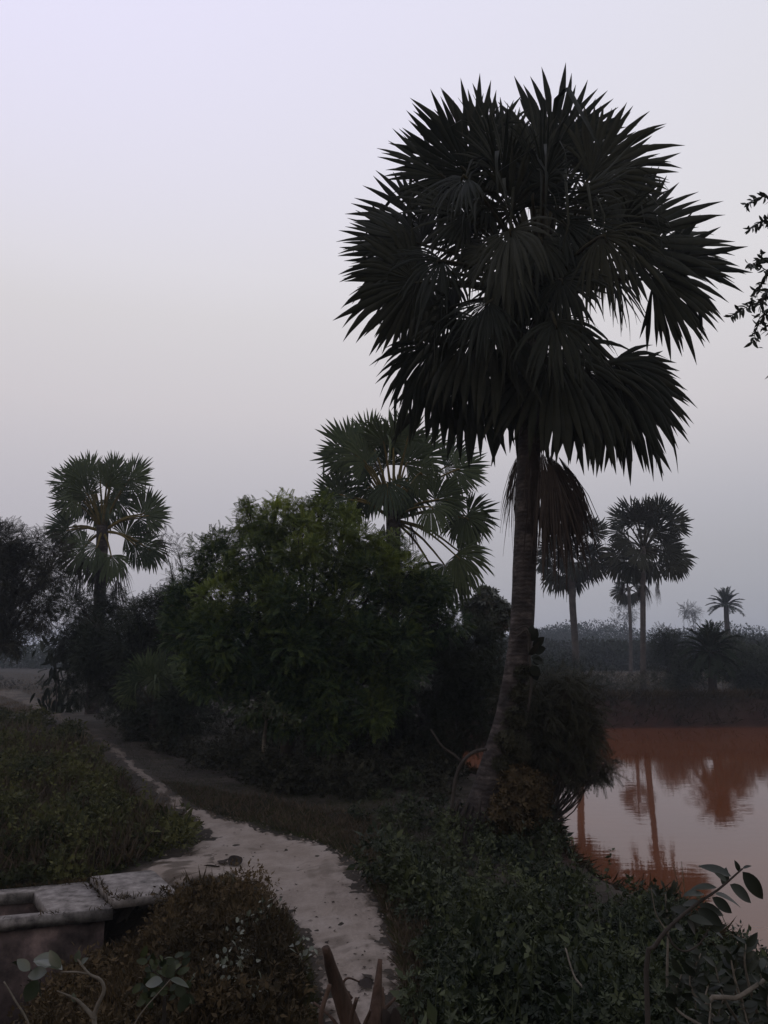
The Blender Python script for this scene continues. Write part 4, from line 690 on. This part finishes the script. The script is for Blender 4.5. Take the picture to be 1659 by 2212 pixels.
for cx, cy, a_, L_ in [(1500, 740, -52, 200), (1430, 770, 160, 185), (1380, 830, 70, 110), (1480, 740, 110, 70), (1340, 840, 178, 150), (1420, 820, -35, 170), (1330, 880, -20, 190), (1310, 900, -35, 150), (1260, 880, 165, 150), (1230, 950, -15, 150), (1220, 970, -30, 170), (1180, 1000, 170, 120), (1160, 1030, -5, 150), (1150, 1040, -50, 130), (1080, 1090, 140, 90), (1070, 1080, -20, 100), (1500, 720, 40, 55), (1240, 930, -170, 110), (1400, 800, 140, 80)]:
    lvs.append((*Q(cx, cy), 4.2 + RG.uniform(-.08, .08), a_, L_*.3465*1.05, RG.normal()*.25))
gb = lambda x_, y_: np.array([x_, y_, H1(x_, y_)])
g1 = P(*Q(900, 1500), 4.2); 
SB2 = ([np.array(p) for p in []])
def toground(p3, d=None):   # picture point of the ground straight below
    w_ = P(*p3); z = H1(w_[0], w_[1]); v = np.array([w_[0], w_[1], z]) - [0, 0, EYE]; u = v[0]/(v @ FW); vv = -(v @ UP)/(v @ FW); return (CX + u*F, CY + vv*F, w_[1])
stemmed('leafy_branch_shrub', 'dark broad-leaved branch arching up over the pond at lower right', 'shrub', [([toground(SB[0])] + SB, .014, .004), ([q3(1030, 1130, 4.2), q3(1080, 1210, 4.2), q3(1150, 1235, 4.2), q3(1230, 1190, 4.2), q3(1290, 1100, 4.2)], .006, .003)], lvs + [(*Q(1290, 1100), 4.2, 10, 40, 0), (*Q(1300, 1095), 4.2, -30, 40, .1), (*Q(1280, 1100), 4.2, 100, 25, .1), (*Q(1200, 1100), 4.25, 80, 40, .1)], m_bark, m_near, gb(P(*SB[0])[0], 4.2))
# bottom right shrub: upright leaves
D8 = 4.4; lvs = []; stm = []
b0 = toground((1700, 2300, D8))
for cx, cy in [(1240, 1250), (1420, 1240), (1520, 1190), (1600, 1330), (1180, 1330), (1330, 1330), (1460, 1290), (1120, 1380), (1290, 1420), (1390, 1500), (1500, 1560), (1620, 1450), (1700, 1380), (1700, 1560), (1300, 1560), (1200, 1480), (1420, 1640), (1560, 1640), (1800, 1450), (1350, 1700), (1850, 1600)]:
    o = (cx+RG.uniform(-60, 60), cy+170+RG.uniform(0, 60)); dq = D8 + RG.uniform(-.25, .25); stm.append(([b0, (*Q(cx*.3+o[0]*.2+900, 1900), D8), (*Q(*o), dq), (*Q(cx, cy), dq)], .012, .003))
    for i in range(11):
        u = i/10; x_, y_ = o[0]+(cx-o[0])*u, o[1]+(cy-o[1])*u; a_ = 90 + (-1)**i*RG.uniform(20, 75); lvs.append((*Q(x_, y_), dq, a_, RG.uniform(60, 120)*.3465, RG.normal()*.4))
stemmed('upright_leaf_shrub', 'shrub of small upright leaves at the bottom right corner over the water', 'shrub', stm + [([b0, (*Q(1290, 1660), D8-.2), (*Q(1480, 1520), D8-.2), (*Q(1659, 1400), D8-.1), (*Q(1800, 1300), D8)], .014, .008)], lvs, m_pale, m_near, gb(P(*b0)[0], D8))
# thin upright sapling stem
s0 = toground((*Q(1040, 1800), 5.4))
stemmed('thin_sapling', 'slender pale upright stem with few leaves among the undergrowth, lower right', 'sapling', [([s0, (*Q(1045, 1690), 5.4), (*Q(1030, 1400), 5.4), (*Q(1035, 1100), 5.4), (*Q(1020, 880), 5.4)], .012, .005), ([(*Q(1030, 1520), 5.4), (*Q(990, 1520), 5.4), (*Q(950, 1500), 5.4)], .004, .002), ([(*Q(1032, 1120), 5.4), (*Q(960, 1000), 5.4), (*Q(930, 840), 5.4)], .006, .003)], [(*Q(1020+RG.uniform(-80, 60), RG.uniform(830, 1050)), 5.4, RG.uniform(0, 180), RG.uniform(15, 30), RG.normal()*.3) for _ in range(26)], m_pale, m_near, gb(P(*s0)[0], 5.4))
s0 = toground((*Q(600, 1750), 5.6))
tag(mk('fallen_stick', [tube(spline([P(*Q(590, 1690), 5.6) - [0, 0, .3], P(*Q(530, 1530), 5.7), P(*Q(450, 1390), 5.8), P(*Q(395, 1215), 5.9)], 14), np.linspace(.009, .005, 14), 6, jit=.1)], m_pale), 'thin pale dry stick poking up from the undergrowth at the bottom', 'stick')
# broken stalks in front
def T7(cx, cy): return (cx*.4085 + 474, cy*.4085 + 1626.6)
D9 = 3.1; gb0 = toground((*T7(740, 1600), D9)); t = thing('cut_stalks', 'clump of broken dry brown stalks standing in front of the path', 'plant stump', gb(P(*gb0)[0], D9)); 
def stalk(pts, r0, r1, m=m_stub, n=16, jit=.1): return tube(spline([P(*T7(a, b_), D9+dz) for a, b_, dz in pts], n), np.linspace(r0, r1, n), 10, jit=jit)
for pts, r0, r1 in [([(770, 1620, 0), (700, 1450, 0), (640, 1290, -.02), (590, 1130, -.05), (562, 1030, -.08)], .042, .013), ([(790, 1620, 0), (815, 1450, 0), (828, 1330, .02), (850, 1090, .08)], .045, .008), ([(830, 1600, .05), (845, 1420, .06), (840, 1240, .08)], .03, .02), ([(760, 1600, -.1), (700, 1420, -.12), (725, 1298, -.15)], .011, .006), ([(760, 1600, .1), (840, 1400, .1), (930, 1295, .15)], .012, .005), ([(700, 1600, -.05), (540, 1440, -.1), (582, 1225, -.12)], .011, .007), ([(720, 1600, 0), (600, 1410, 0), (500, 1320, .1)], .007, .004), ([(740, 1500, -.1), (800, 1360, -.15)], .008, .005), ([(700, 1300, .2), (655, 1230, .2), (680, 1190, .2), (740, 1210, .25)], .006, .003)]:
    mk('stalk', [stalk(pts, r0, r1)], m_stub, t, smooth=False)
mk('torn_husk', [inst(BL*[1.6, 1, 1], BL_F, P(*T7(925+dx, 1450), D9), [RG.normal()*.4, 0, 1], [RG.normal(), -1, RG.normal()*.4], .06, .2) for dx in (-30, 0, 20)], m_dead, t)
# bottom left plant with pale stems
def T6(cx, cy): return (cx*.4085, cy*.4085 + 1491)
DA = 4.2; sA = [([(*T6(560, 2100), DA), (*T6(500, 1765), DA), (*T6(510, 1680), DA), (*T6(550, 1590), DA), (*T6(530, 1530), DA), (*T6(470, 1500), DA), (*T6(410, 1420), DA)], .013, .005), ([(*T6(505, 1740), DA), (*T6(440, 1670), DA), (*T6(395, 1630), DA), (*T6(300, 1590), DA)], .012, .003), ([(*T6(470, 1500), DA), (*T6(400, 1490), DA), (*T6(320, 1490), DA)], .005, .003), ([(*T6(200, 2000), DA), (*T6(150, 1765), DA), (*T6(80, 1640), DA), (*T6(20, 1540), DA)], .006, .004), ([(*T6(650, 1990), DA), (*T6(720, 1750), DA), (*T6(900, 1530), DA)], .004, .002)]
LA = [(*T6(200, 1530), DA, -120, 58, -.1), (*T6(215, 1540), DA, -95, 45, 0), (*T6(330, 1480), DA, 160, 70, .2), (*T6(320, 1470), DA, 130, 45, .1), (*T6(250, 1490), DA, 190, 50, .1), (*T6(405, 1440), DA, 80, 26, 0), (*T6(395, 1650), DA, 100, 20, 0), (*T6(300, 1440), DA+.1, 175, 60, .2), (*T6(420, 1450), DA, 40, 22, .1), (*T6(60, 1440), DA+.1, -20, 50, .2), (*T6(980, 1600), DA+.3, -100, 50, 0), (*T6(880, 1520), DA+.3, 60, 36, 0), (*T6(900, 1530), DA+.3, -20, 45, .2), (*T6(860, 1540), DA+.3, -170, 45, .2), (*T6(930, 1560), DA+.3, -60, 40, .2), (*T6(160, 1480), DA, 150, 40, .2)]
ta = stemmed('pale_stem_plant', 'young plant with pale crooked stems and broad leaves in the bottom left corner', 'plant', sA, LA, m_pale, m_silver, gb(P(*T6(560, 1900), DA)[0], DA), 1.25)
DB = 5.4; LB = []
for i in range(70): LB.append((*T6(RG.uniform(740, 1010), RG.uniform(1400, 1640)), DB+RG.uniform(-.2, .2), RG.uniform(0, 360), RG.uniform(14, 30), RG.normal()*.4))
stemmed('green_weed', 'bright green broad-leaved weed low on the brown slope, bottom left', 'plant', [([toground((*T6(880, 1700), DB)), (*T6(870, 1600), DB), (*T6(840+dx, 1450), DB)], .006, .003) for dx in (-60, 0, 60, 120)], LB, m_bark, m_mid, gb(P(*T6(880, 1700), DB)[0], DB), 1.3)
def litter(name, label, px, py, s, m, kind='leaf', cat='litter'):
    p = G(px, py); p[2] = H1(p[0], p[1]) + .02; vb = []
    for i in range(1 if name == 'paper_scrap' else 3): vb.append(inst(BL*[1.5, 1, 1], BL_F, p + RG.normal(size=3)*[.03, .03, .004] + [0, 0, .015*i], [RG.normal(), RG.normal(), .12], [RG.normal()*.4, RG.normal()*.4, 1], s*RG.uniform(.7, 1.1), .1*i))
    return tag(mk(name, vb, m), label, cat)
litter('dead_leaf', 'dark curled dead leaf lying on the widest part of the path', 480, 1868, .26, m_dead, cat='leaf')
litter('dead_leaf', 'dark withered leaf on the path behind the broken stalks', 780, 2137, .16, m_dead, cat='leaf')
litter('paper_scrap', 'small white scrap lying in the grass right of the path', 1008, 2160, .07, m_white, cat='litter')
litter('yellow_leaf', 'single yellow fallen leaf at the foot of the tallest trunk', 1172, 1790, .12, m_yellow, cat='leaf')
# clods on the path edges
n = 420; k = RG.integers(20, 330, n); side = RG.random(n) < .7; e = np.where(side[:, None], Rp[k], Lp[k]); e[:, :2] += RG.normal(size=(n, 2))*.10; e[:, 2] = H(e[:, 0], e[:, 1])
ico = np.array([(0, 0, 1), (.9, 0, .2), (.3, .85, .25), (-.75, .5, .2), (-.75, -.5, .2), (.3, -.85, .25), (0, 0, -.6)]); icf = [(0, 1, 2), (0, 2, 3), (0, 3, 4), (0, 4, 5), (0, 5, 1), (6, 2, 1), (6, 3, 2), (6, 4, 3), (6, 5, 4), (6, 1, 5)]
tag(mk('earth_crumbs', [inst(ico, icf, e, RG.normal(size=(n, 3))*[1, 1, .1], [[0, 0, 1.]]*n, RG.uniform(.008, .03, n), RG.uniform(0, .8, n))], m_path), 'crumbled clods of earth along the path edges', kind='stuff')
# ------------------------------------------------------------------ haze
m, t_ = mat('haze_air'); o = N(t_, 'ShaderNodeOutputMaterial'); pv = N(t_, 'ShaderNodeVolumePrincipled'); pv.inputs['Color'].default_value = (.80, .88, 1, 1); pv.inputs['Density'].default_value = .00085; pv.inputs['Anisotropy'].default_value = .2
t_.links.new(pv.outputs[0], o.inputs['Volume'])
x0, x1, y0, y1, z0, z1 = -920, 920, -40, 1560, -5, 22
V = np.array([(x, y, z) for z in (z0, z1) for x, y in ((x0, y0), (x1, y0), (x1, y1), (x0, y1))]); Fh = [(3, 2, 1, 0), (4, 5, 6, 7), (0, 1, 5, 4), (1, 2, 6, 5), (2, 3, 7, 6), (3, 0, 4, 7)]
tag(mk('haze', [(V, np.array(Fh))], m), kind='stuff')
